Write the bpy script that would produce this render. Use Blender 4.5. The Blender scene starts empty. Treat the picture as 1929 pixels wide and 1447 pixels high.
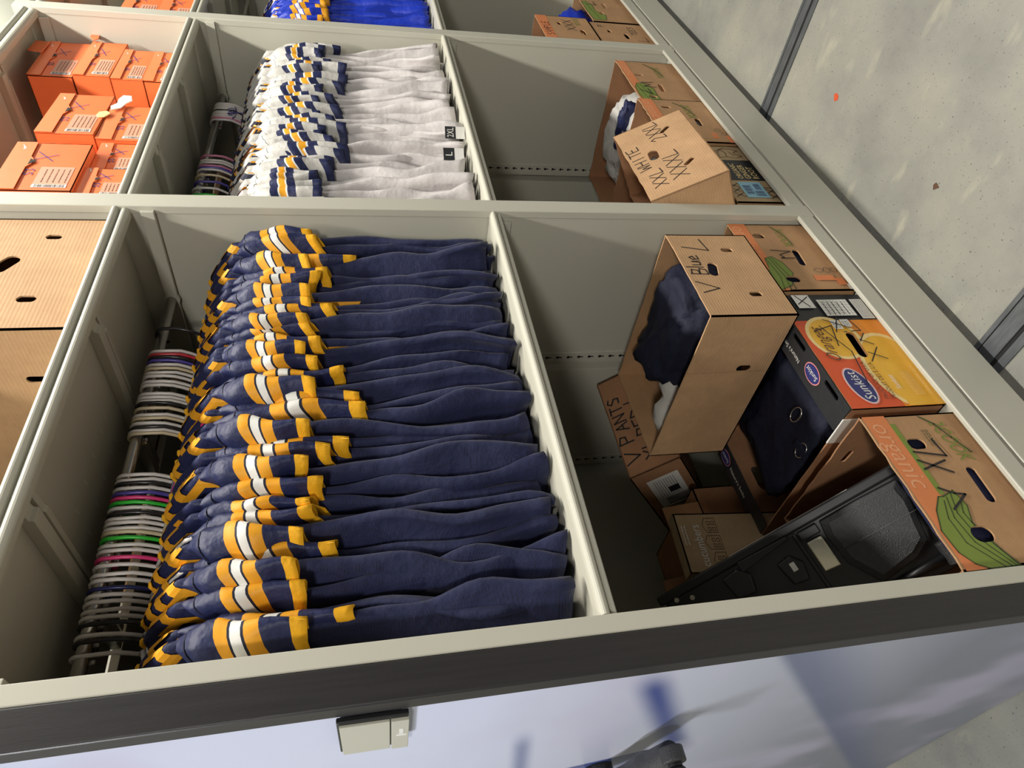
import bpy, bmesh, math, random
from math import sin, cos, pi, sqrt, radians
from mathutils import Vector, Matrix, noise
from mathutils.geometry import tessellate_polygon

S = bpy.context.scene
COL = S.collection
CZ = 1.53                       # eye height above the floor; heights below are given from eye level
FLOOR = -1.53

# ------------------------------------------------------------------ camera
cam_d = bpy.data.cameras.new('camera')
cam_d.sensor_width = 36.0
cam_d.lens = 1284.73 / 1929 * 36.0
cam_d.clip_start = 0.02
cam = bpy.data.objects.new('camera', cam_d)
COL.objects.link(cam)
r0 = Vector((-0.1739464, -0.1262831, -0.9766244))
r1 = Vector((-0.7225655, 0.6901758, 0.0394524))
r2 = Vector((0.6690603, 0.7125377, -0.2113015))
cam.matrix_world = Matrix(((r0.x, -r1.x, -r2.x, 0), (r0.y, -r1.y, -r2.y, 0), (r0.z, -r1.z, -r2.z, CZ), (0, 0, 0, 1)))
S.camera = cam

# ------------------------------------------------------------------ light
S.view_settings.view_transform = 'Standard'
S.view_settings.look = 'None'
S.view_settings.gamma = 1.0
S.view_settings.use_curve_mapping = False
S.view_settings.exposure = 0.0

w = bpy.data.worlds.new('world')
S.world = w
w.use_nodes = True
bg = w.node_tree.nodes['Background']
bg.inputs[0].default_value = (0.92, 0.95, 1.0, 1)
bg.inputs[1].default_value = 0.08


def area(name, loc, target, sx, sy, power, color):
    d = bpy.data.lights.new(name, 'AREA')
    d.shape = 'RECTANGLE'
    d.size = sx
    d.size_y = sy
    d.energy = power
    d.color = color
    o = bpy.data.objects.new(name, d)
    COL.objects.link(o)
    o.location = Vector(loc) + Vector((0, 0, CZ))
    o.rotation_euler = (Vector(target) - Vector(loc)).to_track_quat('-Z', 'Y').to_euler()
    return o


area('aisle_ceiling_lamp', (1.9, 0.33, 2.15), (1.9, 0.75, -1.5), 3.4, 0.12, 138, (1.0, 0.96, 0.88))
area('doorway_daylight', (-2.1, -1.5, 1.00), (1.2, 1.2, 0.0), 0.45, 0.40, 58, (1.0, 0.96, 0.90))
area('hall_ceiling_lamp', (4.5, -2.2, 2.6), (3.0, 0.6, -1.4), 2.4, 0.6, 40, (1.0, 0.97, 0.92))
area('end_panel_fill', (-2.2, 2.2, 1.7), (0.3, 1.6, -0.5), 1.6, 0.3, 75, (0.97, 0.98, 1.0))  # added fill light, brightens the end panel and the floor beside it
area('wall_right_fill', (6.0, 3.0, 2.3), (8.0, 3.0, 1.5), 1.2, 0.6, 60, (1.0, 0.98, 0.86))  # added fill light, brightens the right wall beyond the shelving


# ------------------------------------------------------------------ helpers
def link(o, parent=None):
    COL.objects.link(o)
    if parent is not None:
        o.parent = parent
    return o


def tag(o, label=None, cat=None, group=None, kind=None):
    if label:
        o['label'] = label
    if cat:
        o['category'] = cat
    if group:
        o['group'] = group
    if kind:
        o['kind'] = kind
    return o


def empty(name, loc, label, cat, group=None, rot=None):
    o = bpy.data.objects.new(name, None)
    o.empty_display_size = 0.05
    COL.objects.link(o)
    o.location = (loc[0], loc[1], loc[2] + CZ)
    if rot is not None:
        o.rotation_euler = rot
    return tag(o, label, cat, group)


class MB:
    """collects shapes in one mesh"""

    def __init__(self):
        self.v, self.f, self.m = [], [], []

    def add(self, vs, fs, mi=0):
        b = len(self.v)
        self.v += [tuple(p) for p in vs]
        self.f += [tuple(b + i for i in f) for f in fs]
        self.m += [mi] * len(fs)
        return self

    def box(self, x0, x1, y0, y1, z0, z1, mi=0, M=None):
        vs = [(x, y, z) for x in (x0, x1) for y in (y0, y1) for z in (z0, z1)]
        if M is not None:
            vs = [M @ Vector(p) for p in vs]
        return self.add(vs, [(0, 1, 3, 2), (4, 6, 7, 5), (0, 4, 5, 1), (2, 3, 7, 6), (0, 2, 6, 4), (1, 5, 7, 3)], mi)

    def prism(self, poly, axis, a0, a1, mi=0, M=None):
        """poly of 2-D points in the plane across axis, extruded a0..a1"""
        def P(p, a):
            if axis == 'x':
                q = (a, p[0], p[1])
            elif axis == 'y':
                q = (p[0], a, p[1])
            else:
                q = (p[0], p[1], a)
            return (M @ Vector(q)) if M is not None else q
        n = len(poly)
        vs = [P(p, a0) for p in poly] + [P(p, a1) for p in poly]
        fs = [tuple(range(n))[::-1], tuple(range(n, 2 * n))]
        fs += [(i, (i + 1) % n, n + (i + 1) % n, n + i) for i in range(n)]
        return self.add(vs, fs, mi)

    def tube(self, pts, r, n=8, mi=0, caps=True, radii=None):
        pts = [Vector(p) for p in pts]
        rings = []
        prev = None
        for i, p in enumerate(pts):
            if i == 0:
                t = pts[1] - p
            elif i == len(pts) - 1:
                t = p - pts[i - 1]
            else:
                t = (pts[i + 1] - pts[i - 1])
            t.normalize()
            if prev is None:
                u = t.orthogonal().normalized()
            else:
                u = (prev - t * prev.dot(t))
                u = u.normalized() if u.length > 1e-6 else t.orthogonal().normalized()
            prev = u
            vv = t.cross(u)
            rr = radii[i] if radii else r
            rings.append([p + (u * cos(2 * pi * k / n) + vv * sin(2 * pi * k / n)) * rr for k in range(n)])
        vs = [q for ring in rings for q in ring]
        fs = []
        for i in range(len(pts) - 1):
            for k in range(n):
                a, b = i * n + k, i * n + (k + 1) % n
                fs.append((a, b, b + n, a + n))
        if caps:
            fs.append(tuple(range(n))[::-1])
            fs.append(tuple(range((len(pts) - 1) * n, len(pts) * n)))
        return self.add(vs, fs, mi)

    def build(self, name, mats, parent=None, smooth=False, bevel=0, label=None, kind=None):
        me = bpy.data.meshes.new(name)
        me.from_pydata(self.v, [], self.f)
        if not isinstance(mats, (list, tuple)):
            mats = [mats]
        for m in mats:
            me.materials.append(m)
        me.polygons.foreach_set('material_index', self.m)
        if smooth:
            me.polygons.foreach_set('use_smooth', [True] * len(self.f))
        me.update()
        o = bpy.data.objects.new(name, me)
        link(o, parent)
        if bevel:
            b = o.modifiers.new('bevel', 'BEVEL')
            b.width = bevel
            b.segments = 2
            b.limit_method = 'ANGLE'
            b.angle_limit = radians(40)
        if label:
            o['label'] = label
        if kind:
            o['kind'] = kind
        return o


def ORD(n):
    ones = ['', 'first', 'second', 'third', 'fourth', 'fifth', 'sixth', 'seventh', 'eighth', 'ninth', 'tenth', 'eleventh', 'twelfth',
            'thirteenth', 'fourteenth', 'fifteenth', 'sixteenth', 'seventeenth', 'eighteenth', 'nineteenth']
    if n < 20:
        return ones[n]
    t = {2: ('twentieth', 'twenty-'), 3: ('thirtieth', 'thirty-'), 4: ('fortieth', 'forty-'), 5: ('fiftieth', 'fifty-')}[n // 10]
    return t[0] if n % 10 == 0 else t[1] + ones[n % 10]


# ------------------------------------------------------------------ materials
def mat(name, col, rough=0.5, metal=0.0, noise_amt=0.0, noise_scale=8.0, bump=0.0, bump_scale=60.0, stretch=None, spec=0.5, sheen=0.0):
    m = bpy.data.materials.new(name)
    m.use_nodes = True
    nt = m.node_tree
    b = nt.nodes['Principled BSDF']
    b.inputs['Base Color'].default_value = (*col, 1)
    b.inputs['Roughness'].default_value = rough
    b.inputs['Metallic'].default_value = metal
    b.inputs['Specular IOR Level'].default_value = spec
    if sheen:
        b.inputs['Sheen Weight'].default_value = sheen
    tc = nt.nodes.new('ShaderNodeTexCoord')
    mp = nt.nodes.new('ShaderNodeMapping')
    nt.links.new(tc.outputs['Object'], mp.inputs[0])
    if stretch:
        mp.inputs['Scale'].default_value = stretch
    if noise_amt:
        n = nt.nodes.new('ShaderNodeTexNoise')
        n.inputs['Scale'].default_value = noise_scale
        n.inputs['Detail'].default_value = 5
        nt.links.new(mp.outputs[0], n.inputs[0])
        mx = nt.nodes.new('ShaderNodeMix')
        mx.data_type = 'RGBA'
        mx.inputs[6].default_value = (*[max(0, c * (1 - noise_amt)) for c in col], 1)
        mx.inputs[7].default_value = (*[min(1, c * (1 + noise_amt)) for c in col], 1)
        nt.links.new(n.outputs[0], mx.inputs[0])
        nt.links.new(mx.outputs[2], b.inputs['Base Color'])
    if bump:
        n2 = nt.nodes.new('ShaderNodeTexNoise')
        n2.inputs['Scale'].default_value = bump_scale
        n2.inputs['Detail'].default_value = 3
        nt.links.new(mp.outputs[0], n2.inputs[0])
        bp = nt.nodes.new('ShaderNodeBump')
        bp.inputs['Strength'].default_value = bump
        bp.inputs['Distance'].default_value = 0.002
        nt.links.new(n2.outputs[0], bp.inputs['Height'])
        nt.links.new(bp.outputs[0], b.inputs['Normal'])
    return m


def cloth(name, col, rough=0.75, holes=0.0, pitch=0.0042, hole_col=None, sheen=0.0, fold=0.5, folds=26.0):
    """woven cloth; holes > 0 gives the punched mesh knit"""
    m = bpy.data.materials.new(name)
    m.use_nodes = True
    nt = m.node_tree
    L = nt.links.new
    b = nt.nodes['Principled BSDF']
    b.inputs['Base Color'].default_value = (*col, 1)
    b.inputs['Roughness'].default_value = rough
    b.inputs['Specular IOR Level'].default_value = 0.35
    b.inputs['Sheen Weight'].default_value = sheen
    tc = nt.nodes.new('ShaderNodeTexCoord')
    n = nt.nodes.new('ShaderNodeTexNoise')
    n.inputs['Scale'].default_value = folds
    n.inputs['Detail'].default_value = 3
    L(tc.outputs['Object'], n.inputs[0])
    bp = nt.nodes.new('ShaderNodeBump')
    bp.inputs['Strength'].default_value = fold
    bp.inputs['Distance'].default_value = 0.01
    L(n.outputs[0], bp.inputs['Height'])
    L(bp.outputs[0], b.inputs['Normal'])
    if holes:
        sep = nt.nodes.new('ShaderNodeSeparateXYZ')
        L(tc.outputs['Object'], sep.inputs[0])

        def mth(op, a, bb=None, v=None):
            k = nt.nodes.new('ShaderNodeMath')
            k.operation = op
            L(a, k.inputs[0]) if not isinstance(a, float) else None
            if bb is not None:
                L(bb, k.inputs[1])
            if v is not None:
                k.inputs[1].default_value = v
            return k.outputs[0]
        xy = mth('ADD', sep.outputs[0], sep.outputs[1])
        s1 = mth('SINE', mth('MULTIPLY', xy, v=2 * pi / pitch))
        s2 = mth('SINE', mth('MULTIPLY', sep.outputs[2], v=2 * pi / (pitch * 1.25)))
        pr = mth('MULTIPLY', s1, s2)
        g = mth('GREATER_THAN', pr, v=0.62)
        zone = mth('GREATER_THAN', n.outputs[0], v=0.42)
        g2 = mth('MULTIPLY', mth('MULTIPLY', g, zone), v=holes)
        mx = nt.nodes.new('ShaderNodeMix')
        mx.data_type = 'RGBA'
        mx.inputs[6].default_value = (*col, 1)
        mx.inputs[7].default_value = (*(hole_col or tuple(c * 0.25 for c in col)), 1)
        L(g2, mx.inputs[0])
        L(mx.outputs[2], b.inputs['Base Color'])
    return m


def cardboard(name, col, lines=0.0):
    m = bpy.data.materials.new(name)
    m.use_nodes = True
    nt = m.node_tree
    L = nt.links.new
    b = nt.nodes['Principled BSDF']
    b.inputs['Roughness'].default_value = 0.72
    b.inputs['Specular IOR Level'].default_value = 0.25
    tc = nt.nodes.new('ShaderNodeTexCoord')
    n = nt.nodes.new('ShaderNodeTexNoise')
    n.inputs['Scale'].default_value = 7
    n.inputs['Detail'].default_value = 8
    n.inputs['Roughness'].default_value = 0.7
    L(tc.outputs['Object'], n.inputs[0])
    mp = nt.nodes.new('ShaderNodeMapping')
    mp.inputs['Scale'].default_value = (8, 8, 160)
    L(tc.outputs['Object'], mp.inputs[0])
    n2 = nt.nodes.new('ShaderNodeTexNoise')
    n2.inputs['Scale'].default_value = 3
    n2.inputs['Detail'].default_value = 4
    L(mp.outputs[0], n2.inputs[0])
    add = nt.nodes.new('ShaderNodeMath')
    add.operation = 'MULTIPLY_ADD'
    add.inputs[1].default_value = 0.35
    L(n2.outputs[0], add.inputs[0])
    L(n.outputs[0], add.inputs[2])
    rp = nt.nodes.new('ShaderNodeValToRGB')
    rp.color_ramp.elements[0].position = 0.42
    rp.color_ramp.elements[1].position = 0.9
    rp.color_ramp.elements[0].color = (*[c * 0.80 for c in col], 1)
    rp.color_ramp.elements[1].color = (*[min(1, c * 1.16) for c in col], 1)
    L(add.outputs[0], rp.inputs[0])
    L(rp.outputs[0], b.inputs['Base Color'])
    wv = nt.nodes.new('ShaderNodeTexWave')
    wv.bands_direction = 'Z'
    wv.inputs['Scale'].default_value = 40
    wv.inputs['Distortion'].default_value = 0.6
    L(tc.outputs['Object'], wv.inputs[0])
    bp = nt.nodes.new('ShaderNodeBump')
    bp.inputs['Strength'].default_value = 0.25 if lines else 0.08
    bp.inputs['Distance'].default_value = 0.0008
    L(wv.outputs[1], bp.inputs['Height'])
    L(bp.outputs[0], b.inputs['Normal'])
    return m


M = {}
M['beige'] = mat('beige_powder_coat', (0.545, 0.53, 0.445), 0.42, noise_amt=0.025, noise_scale=3, bump=0.05, bump_scale=500)
M['rod'] = mat('chromed_rod', (0.62, 0.60, 0.57), 0.22, 0.9, noise_amt=0.25, noise_scale=30)
M['keyhole'] = mat('dark_keyhole', (0.02, 0.02, 0.018), 0.8)
M['blacktrim'] = mat('black_extrusion', (0.026, 0.024, 0.0245), 0.42, noise_amt=0.35, noise_scale=5, stretch=(20, 20, 1), bump=0.1, bump_scale=40)
M['black'] = mat('black_plastic', (0.012, 0.012, 0.013), 0.35, noise_amt=0.2, noise_scale=30)
M['blackgrain'] = mat('grained_black_plastic', (0.045, 0.046, 0.048), 0.40, bump=1.0, bump_scale=420)
M['silver'] = mat('pale_brass_latch', (0.66, 0.62, 0.48), 0.24, 0.9, bump=0.1, bump_scale=30)
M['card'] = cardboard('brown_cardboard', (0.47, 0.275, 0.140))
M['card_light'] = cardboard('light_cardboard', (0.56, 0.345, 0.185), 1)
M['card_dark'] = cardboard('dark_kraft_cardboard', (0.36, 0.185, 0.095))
M['card_tan'] = cardboard('tan_cardboard', (0.45, 0.33, 0.19))
M['orange'] = mat('orange_shoebox_card', (0.88, 0.175, 0.045), 0.55, noise_amt=0.10, noise_scale=14)
M['orange_flap'] = mat('orange_flap_card', (0.90, 0.22, 0.075), 0.5, noise_amt=0.08, noise_scale=20)
M['ink'] = mat('black_marker_ink', (0.018, 0.016, 0.018), 0.6)
M['blueink'] = mat('blue_marker_ink', (0.05, 0.05, 0.22), 0.6)
M['print_orange'] = mat('faded_orange_print', (0.72, 0.235, 0.085), 0.6, noise_amt=0.12, noise_scale=20)
M['print_pale'] = mat('pale_orange_print', (0.78, 0.37, 0.18), 0.6)
M['print_green'] = mat('green_print', (0.20, 0.27, 0.045), 0.6, noise_amt=0.15, noise_scale=25)
M['print_dark'] = mat('dark_green_print', (0.045, 0.075, 0.02), 0.6)
M['print_white'] = mat('white_print', (0.80, 0.79, 0.74), 0.55)
M['print_black'] = mat('black_print', (0.022, 0.024, 0.027), 0.5, noise_amt=0.3, noise_scale=60)
M['print_red'] = mat('red_print', (0.70, 0.10, 0.03), 0.5)
M['print_yellow'] = mat('yellow_print', (0.86, 0.48, 0.05), 0.5, noise_amt=0.12, noise_scale=25)
M['print_peel'] = mat('orange_peel_print', (0.88, 0.30, 0.03), 0.5, noise_amt=0.15, noise_scale=25)
M['print_cream'] = mat('cream_print', (0.90, 0.68, 0.30), 0.5)
M['print_navy'] = mat('navy_print', (0.03, 0.035, 0.17), 0.45)
M['print_pink'] = mat('pink_print', (0.85, 0.30, 0.28), 0.5)
M['print_brown'] = mat('brown_print', (0.12, 0.055, 0.03), 0.6)
M['print_blue'] = mat('pale_blue_label', (0.25, 0.50, 0.62), 0.5)
M['shoelabel'] = mat('shoebox_label_print', (0.72, 0.34, 0.22), 0.4)
M['navy'] = cloth('navy_jersey_cloth', (0.0165, 0.0215, 0.074), 0.50, sheen=0.0, fold=0.8, folds=22)
M['navymesh'] = cloth('navy_mesh_cloth', (0.0115, 0.0155, 0.060), 0.75, holes=0.75, sheen=0.08, fold=0.6, hole_col=(0.003, 0.004, 0.012))
M['gold'] = cloth('gold_cloth', (0.80, 0.36, 0.018), 0.5, fold=0.25)
M['goldknit'] = cloth('gold_rib_knit', (0.86, 0.43, 0.012), 0.7, fold=0.25, folds=60)
M['whitecloth'] = cloth('white_jersey_cloth', (0.55, 0.535, 0.50), 0.6, fold=1.0, folds=18)
M['whitemesh'] = cloth('white_mesh_cloth', (0.62, 0.585, 0.575), 0.75, holes=0.22, fold=0.5, hole_col=(0.40, 0.36, 0.34))
M['stripewhite'] = cloth('white_stripe_cloth', (0.78, 0.78, 0.74), 0.5, fold=0.2)
M['black_navy'] = cloth('dark_navy_edge', (0.008, 0.010, 0.028), 0.6, fold=0.2)
M['royal'] = cloth('royal_blue_cloth', (0.010, 0.035, 0.42), 0.45, fold=0.5)
M['darkcloth'] = cloth('dark_navy_practice_cloth', (0.010, 0.012, 0.030), 0.75, fold=0.8, folds=18)
M['hanger_white'] = mat('white_hanger_plastic', (0.72, 0.68, 0.64), 0.3)
M['hanger_black'] = mat('black_hanger_plastic', (0.02, 0.018, 0.018), 0.25)
M['hanger_red'] = mat('red_hanger_plastic', (0.60, 0.035, 0.05), 0.3)
M['hanger_purple'] = mat('violet_hanger_plastic', (0.085, 0.065, 0.34), 0.3)
M['hanger_green'] = mat('green_hanger_plastic', (0.03, 0.52, 0.04), 0.3)
M['hanger_pink'] = mat('pink_hanger_plastic', (0.80, 0.05, 0.22), 0.3)
M['hanger_navy'] = mat('navy_hanger_plastic', (0.02, 0.025, 0.12), 0.25)
M['hanger_cream'] = mat('cream_hanger_plastic', (0.66, 0.55, 0.36), 0.35)
M['hanger_rose'] = mat('dusty_rose_hanger_plastic', (0.62, 0.20, 0.33), 0.35)
M['steel'] = mat('worn_steel_rail', (0.15, 0.16, 0.17), 0.45, 0.5, noise_amt=0.5, noise_scale=18, stretch=(6, 1, 1))
M['railgap'] = mat('dark_rail_groove', (0.012, 0.012, 0.012), 0.8)


def floor_material():
    m = bpy.data.materials.new('trowelled_concrete')
    m.use_nodes = True
    nt = m.node_tree
    L = nt.links.new
    b = nt.nodes['Principled BSDF']
    b.inputs['Roughness'].default_value = 0.62
    tc = nt.nodes.new('ShaderNodeTexCoord')
    n = nt.nodes.new('ShaderNodeTexNoise')
    n.inputs['Scale'].default_value = 2.6
    n.inputs['Detail'].default_value = 8
    n.inputs['Roughness'].default_value = 0.62
    L(tc.outputs['Object'], n.inputs[0])
    r = nt.nodes.new('ShaderNodeValToRGB')
    e = r.color_ramp.elements
    e[0].position = 0.30
    e[0].color = (0.235, 0.232, 0.210, 1)
    e[1].position = 0.72
    e[1].color = (0.395, 0.380, 0.305, 1)
    k = e.new(0.5)
    k.color = (0.318, 0.314, 0.272, 1)
    L(n.outputs[0], r.inputs[0])
    # pits
    v = nt.nodes.new('ShaderNodeTexNoise')
    v.inputs['Scale'].default_value = 150
    v.inputs['Detail'].default_value = 2
    L(tc.outputs['Object'], v.inputs[0])
    rr = nt.nodes.new('ShaderNodeValToRGB')
    rr.color_ramp.elements[0].position = 0.66
    rr.color_ramp.elements[1].position = 0.72
    rr.color_ramp.elements[0].color = (0, 0, 0, 1)
    rr.color_ramp.elements[1].color = (1, 1, 1, 1)
    L(v.outputs[0], rr.inputs[0])
    mx = nt.nodes.new('ShaderNodeMix')
    mx.data_type = 'RGBA'
    mx.inputs[7].default_value = (0.12, 0.115, 0.10, 1)
    L(rr.outputs[0], mx.inputs[0])
    L(r.outputs[0], mx.inputs[6])
    # pale scuffs
    s = nt.nodes.new('ShaderNodeTexNoise')
    s.inputs['Scale'].default_value = 9
    s.inputs['Detail'].default_value = 3
    mp = nt.nodes.new('ShaderNodeMapping')
    mp.inputs['Scale'].default_value = (1.6, 0.7, 1)
    mp.inputs['Rotation'].default_value = (0, 0, 0.5)
    L(tc.outputs['Object'], mp.inputs[0])
    L(mp.outputs[0], s.inputs[0])
    sr = nt.nodes.new('ShaderNodeValToRGB')
    sr.color_ramp.elements[0].position = 0.62
    sr.color_ramp.elements[1].position = 0.80
    sr.color_ramp.elements[0].color = (0, 0, 0, 1)
    sr.color_ramp.elements[1].color = (0.75, 0.75, 0.75, 1)
    L(s.outputs[0], sr.inputs[0])
    m2 = nt.nodes.new('ShaderNodeMix')
    m2.data_type = 'RGBA'
    m2.inputs[7].default_value = (0.52, 0.49, 0.37, 1)
    L(sr.outputs[0], m2.inputs[0])
    L(mx.outputs[2], m2.inputs[6])
    L(m2.outputs[2], b.inputs['Base Color'])
    bp = nt.nodes.new('ShaderNodeBump')
    bp.inputs['Strength'].default_value = 0.25
    bp.inputs['Distance'].default_value = 0.002
    L(v.outputs[0], bp.inputs['Height'])
    L(bp.outputs[0], b.inputs['Normal'])
    return m


def panel_material():
    """pale lilac laminate with soft dark blue bands, darker towards the floor; object coordinates y (depth) and z (height from the floor)"""
    m = bpy.data.materials.new('banded_laminate')
    m.use_nodes = True
    nt = m.node_tree
    L = nt.links.new
    b = nt.nodes['Principled BSDF']
    b.inputs['Roughness'].default_value = 0.30
    tc = nt.nodes.new('ShaderNodeTexCoord')
    sep = nt.nodes.new('ShaderNodeSeparateXYZ')
    L(tc.outputs['Object'], sep.inputs[0])

    def mt(op, a, b_=None):
        k = nt.nodes.new('ShaderNodeMath')
        k.operation = op
        for i, q in enumerate((a, b_)):
            if q is None:
                continue
            if isinstance(q, (int, float)):
                k.inputs[i].default_value = q
            else:
                L(q, k.inputs[i])
        return k.outputs[0]

    def smooth(x, a, c):
        k = nt.nodes.new('ShaderNodeMapRange')
        k.interpolation_type = 'SMOOTHSTEP'
        k.inputs['From Min'].default_value = a
        k.inputs['From Max'].default_value = c
        L(x, k.inputs['Value'])
        return k.outputs['Result']
    Y, Z_ = sep.outputs[1], sep.outputs[2]

    def band(y0, z0, y1, z1, wl, wr, r0_=-0.05, r1_=1.05):
        """soft band along a line; wl and wr are its fade widths to either side"""
        l = sqrt((y1 - y0) ** 2 + (z1 - z0) ** 2)
        ty, tz = (y1 - y0) / l, (z1 - z0) / l
        dy, dz = mt('SUBTRACT', Y, y0), mt('SUBTRACT', Z_, z0)
        al = mt('ADD', mt('MULTIPLY', dy, ty), mt('MULTIPLY', dz, tz))
        ac = mt('ADD', mt('MULTIPLY', dy, -tz), mt('MULTIPLY', dz, ty))
        A = mt('SUBTRACT', 1.0, smooth(ac, 0.0, wl))
        B = smooth(ac, -wr, 0.0)
        e0 = smooth(al, r0_ * l - 0.05, r0_ * l + 0.08)
        e1 = mt('SUBTRACT', 1.0, smooth(al, r1_ * l - 0.02, r1_ * l + 0.03))
        return mt('MULTIPLY', mt('MULTIPLY', A, B), mt('MULTIPLY', e0, e1))
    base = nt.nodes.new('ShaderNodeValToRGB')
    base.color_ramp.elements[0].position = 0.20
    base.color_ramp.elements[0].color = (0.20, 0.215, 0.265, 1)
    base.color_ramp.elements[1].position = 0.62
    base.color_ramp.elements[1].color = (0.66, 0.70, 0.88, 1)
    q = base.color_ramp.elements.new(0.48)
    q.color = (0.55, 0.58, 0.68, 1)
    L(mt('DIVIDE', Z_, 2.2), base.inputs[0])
    n = nt.nodes.new('ShaderNodeTexNoise')
    n.inputs['Scale'].default_value = 3.0
    n.inputs['Detail'].default_value = 2
    L(tc.outputs['Object'], n.inputs[0])
    lil = nt.nodes.new('ShaderNodeMix')
    lil.data_type = 'RGBA'
    lil.inputs[7].default_value = (0.58, 0.53, 0.70, 1)
    L(base.outputs[0], lil.inputs[6])
    L(mt('MULTIPLY', smooth(n.outputs[0], 0.45, 0.7), 0.5), lil.inputs[0])
    cur = lil.outputs[2]
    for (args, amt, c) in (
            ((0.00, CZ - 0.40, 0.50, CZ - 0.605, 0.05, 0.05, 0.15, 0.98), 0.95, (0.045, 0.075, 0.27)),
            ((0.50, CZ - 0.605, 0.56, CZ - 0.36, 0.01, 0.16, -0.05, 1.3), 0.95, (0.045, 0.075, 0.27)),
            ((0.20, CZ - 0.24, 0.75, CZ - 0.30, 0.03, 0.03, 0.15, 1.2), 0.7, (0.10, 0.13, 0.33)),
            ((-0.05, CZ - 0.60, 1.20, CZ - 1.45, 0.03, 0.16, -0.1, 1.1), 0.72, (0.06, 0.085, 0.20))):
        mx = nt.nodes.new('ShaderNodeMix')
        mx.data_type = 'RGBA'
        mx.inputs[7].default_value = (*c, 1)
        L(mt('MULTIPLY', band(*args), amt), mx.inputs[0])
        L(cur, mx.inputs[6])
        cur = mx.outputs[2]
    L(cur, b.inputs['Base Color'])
    return m


M['floor'] = floor_material()
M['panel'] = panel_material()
M['wall'] = mat('painted_block_wall', (0.62, 0.62, 0.50), 0.8, noise_amt=0.06, noise_scale=2)
M['ceiling'] = mat('ceiling_paint', (0.66, 0.66, 0.60), 0.85, noise_amt=0.04, noise_scale=2)


# ------------------------------------------------------------------ setting
def struct(name, mb, m, parent=None, **k):
    o = mb.build(name, m, parent, **k)
    if parent is None:
        o['kind'] = 'structure'
    return o


fl = MB().box(-3.5, 9.0, -4.0, 5.0, -0.12, 0.0)
floor_o = struct('floor', fl, M['floor'])
# two steel guide rails let into the concrete, running under the shelving
for (x0, x1) in ((0.935, 1.03), (2.268, 2.352)):
    rl = MB()
    rl.box(x0, x0 + 0.022, -3.9, 4.9, 0.0, 0.004)
    rl.box(x0 + 0.034, x1 - 0.016, -3.9, 4.9, 0.0, 0.0045)
    rl.box(x1 - 0.012, x1, -3.9, 4.9, 0.0, 0.004)
    rr_ = rl.build('rail', M['steel'], floor_o)
    MB().box(x0 + 0.02, x1 - 0.01, -3.9, 4.9, 0.0002, 0.0012).build('groove', M['railgap'], rr_)
for (px_, py_, rr, mm) in ((1.97, 0.80, 0.012, 'print_red'), (1.42, 0.80, 0.010, 'print_brown')):
    sp = MB()
    rng = random.Random(int(px_ * 100))
    ring = [(px_ + rr * (0.6 + 0.7 * rng.random()) * cos(2 * pi * k / 9), py_ + rr * (0.5 + 0.8 * rng.random()) * sin(2 * pi * k / 9)) for k in range(9)]
    sp.prism(ring, 'z', 0.0003, 0.0012)
    sp.build('paint_speck', M[mm], floor_o)
struct('wall_back', MB().box(-3.5, 9.0, 4.7, 4.9, 0, 4.4), M['wall'])
struct('wall_right', MB().box(8.8, 9.0, -4.0, 4.7, 0, 4.4), M['wall'])
struct('ceiling', MB().box(0.3, 9.0, 2.4, 4.9, 4.4, 4.5), M['ceiling'])

# ------------------------------------------------------------------ shelving
XP = [(0.402, 0.433), (1.585, 1.640), (2.845, 2.900), (4.105, 4.160)]
BAY = [(0.433, 1.585), (1.640, 2.845), (2.900, 4.105)]
BAYN = ['nearest', 'middle', 'farthest']
YF, YB = 1.0, 1.60
UP = ['beige steel end upright beside the black trimmed panel', 'beige steel upright between the navy and the white jerseys',
      'beige steel upright between the white and the royal blue jerseys', 'beige steel upright closing the farthest bay']
ZTOP = 1.15
for i, (x0, x1) in enumerate(XP):
    xm = (x0 + x1) / 2
    t = empty('shelving_upright', (xm, YF, -1.35), UP[i], 'upright', 'steel uprights of the shelving')
    oz = -1.35
    p = MB().box(x0 - xm, x1 - xm, 0, 0.022, -1.345 - oz, ZTOP - oz)
    p.build('front_post', M['beige'], t, bevel=0.002)
    ip = 0.003 if i else 0.0
    for (ya, yb) in ((YF + 0.022, YB), (YB + 0.03, 2.19)):
        MB().box(x0 - xm + ip, x1 - xm - ip, ya - YF, yb - YF, -1.33 - oz, ZTOP - oz).build('side_panel', M['beige'], t, bevel=0.001)
    for ys in (YB - 0.055, 2.13):
        for sgn in (-1, 1):
            if i == 0 and sgn < 0:
                continue
            xs = (x0 - xm + ip) if sgn < 0 else (x1 - xm - ip)
            a, b_ = (xs - 0.004, xs) if sgn < 0 else (xs, xs + 0.004)
            sp = MB().box(a, b_, ys - YF, ys + 0.045 - YF, -1.31 - oz, 1.10 - oz)
            st = sp.build('slotted_strip', M['beige'], t, bevel=0.001)
            kh = MB()
            z = -1.28
            xk = a - 0.0006 if sgn < 0 else b_
            while z < 1.08:
                yc = ys + 0.020 - YF
                kh.prism([(yc + 0.006 * cos(k * pi / 4), z - oz + 0.006 * sin(k * pi / 4)) for k in range(8)], 'x', xk, xk + 0.0006)
                kh.box(xk, xk + 0.0006, yc - 0.0022, yc + 0.0022, z - 0.015 - oz, z - oz)
                z += 0.0375
            kh.build('keyhole_row', M['keyhole'], st)


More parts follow.
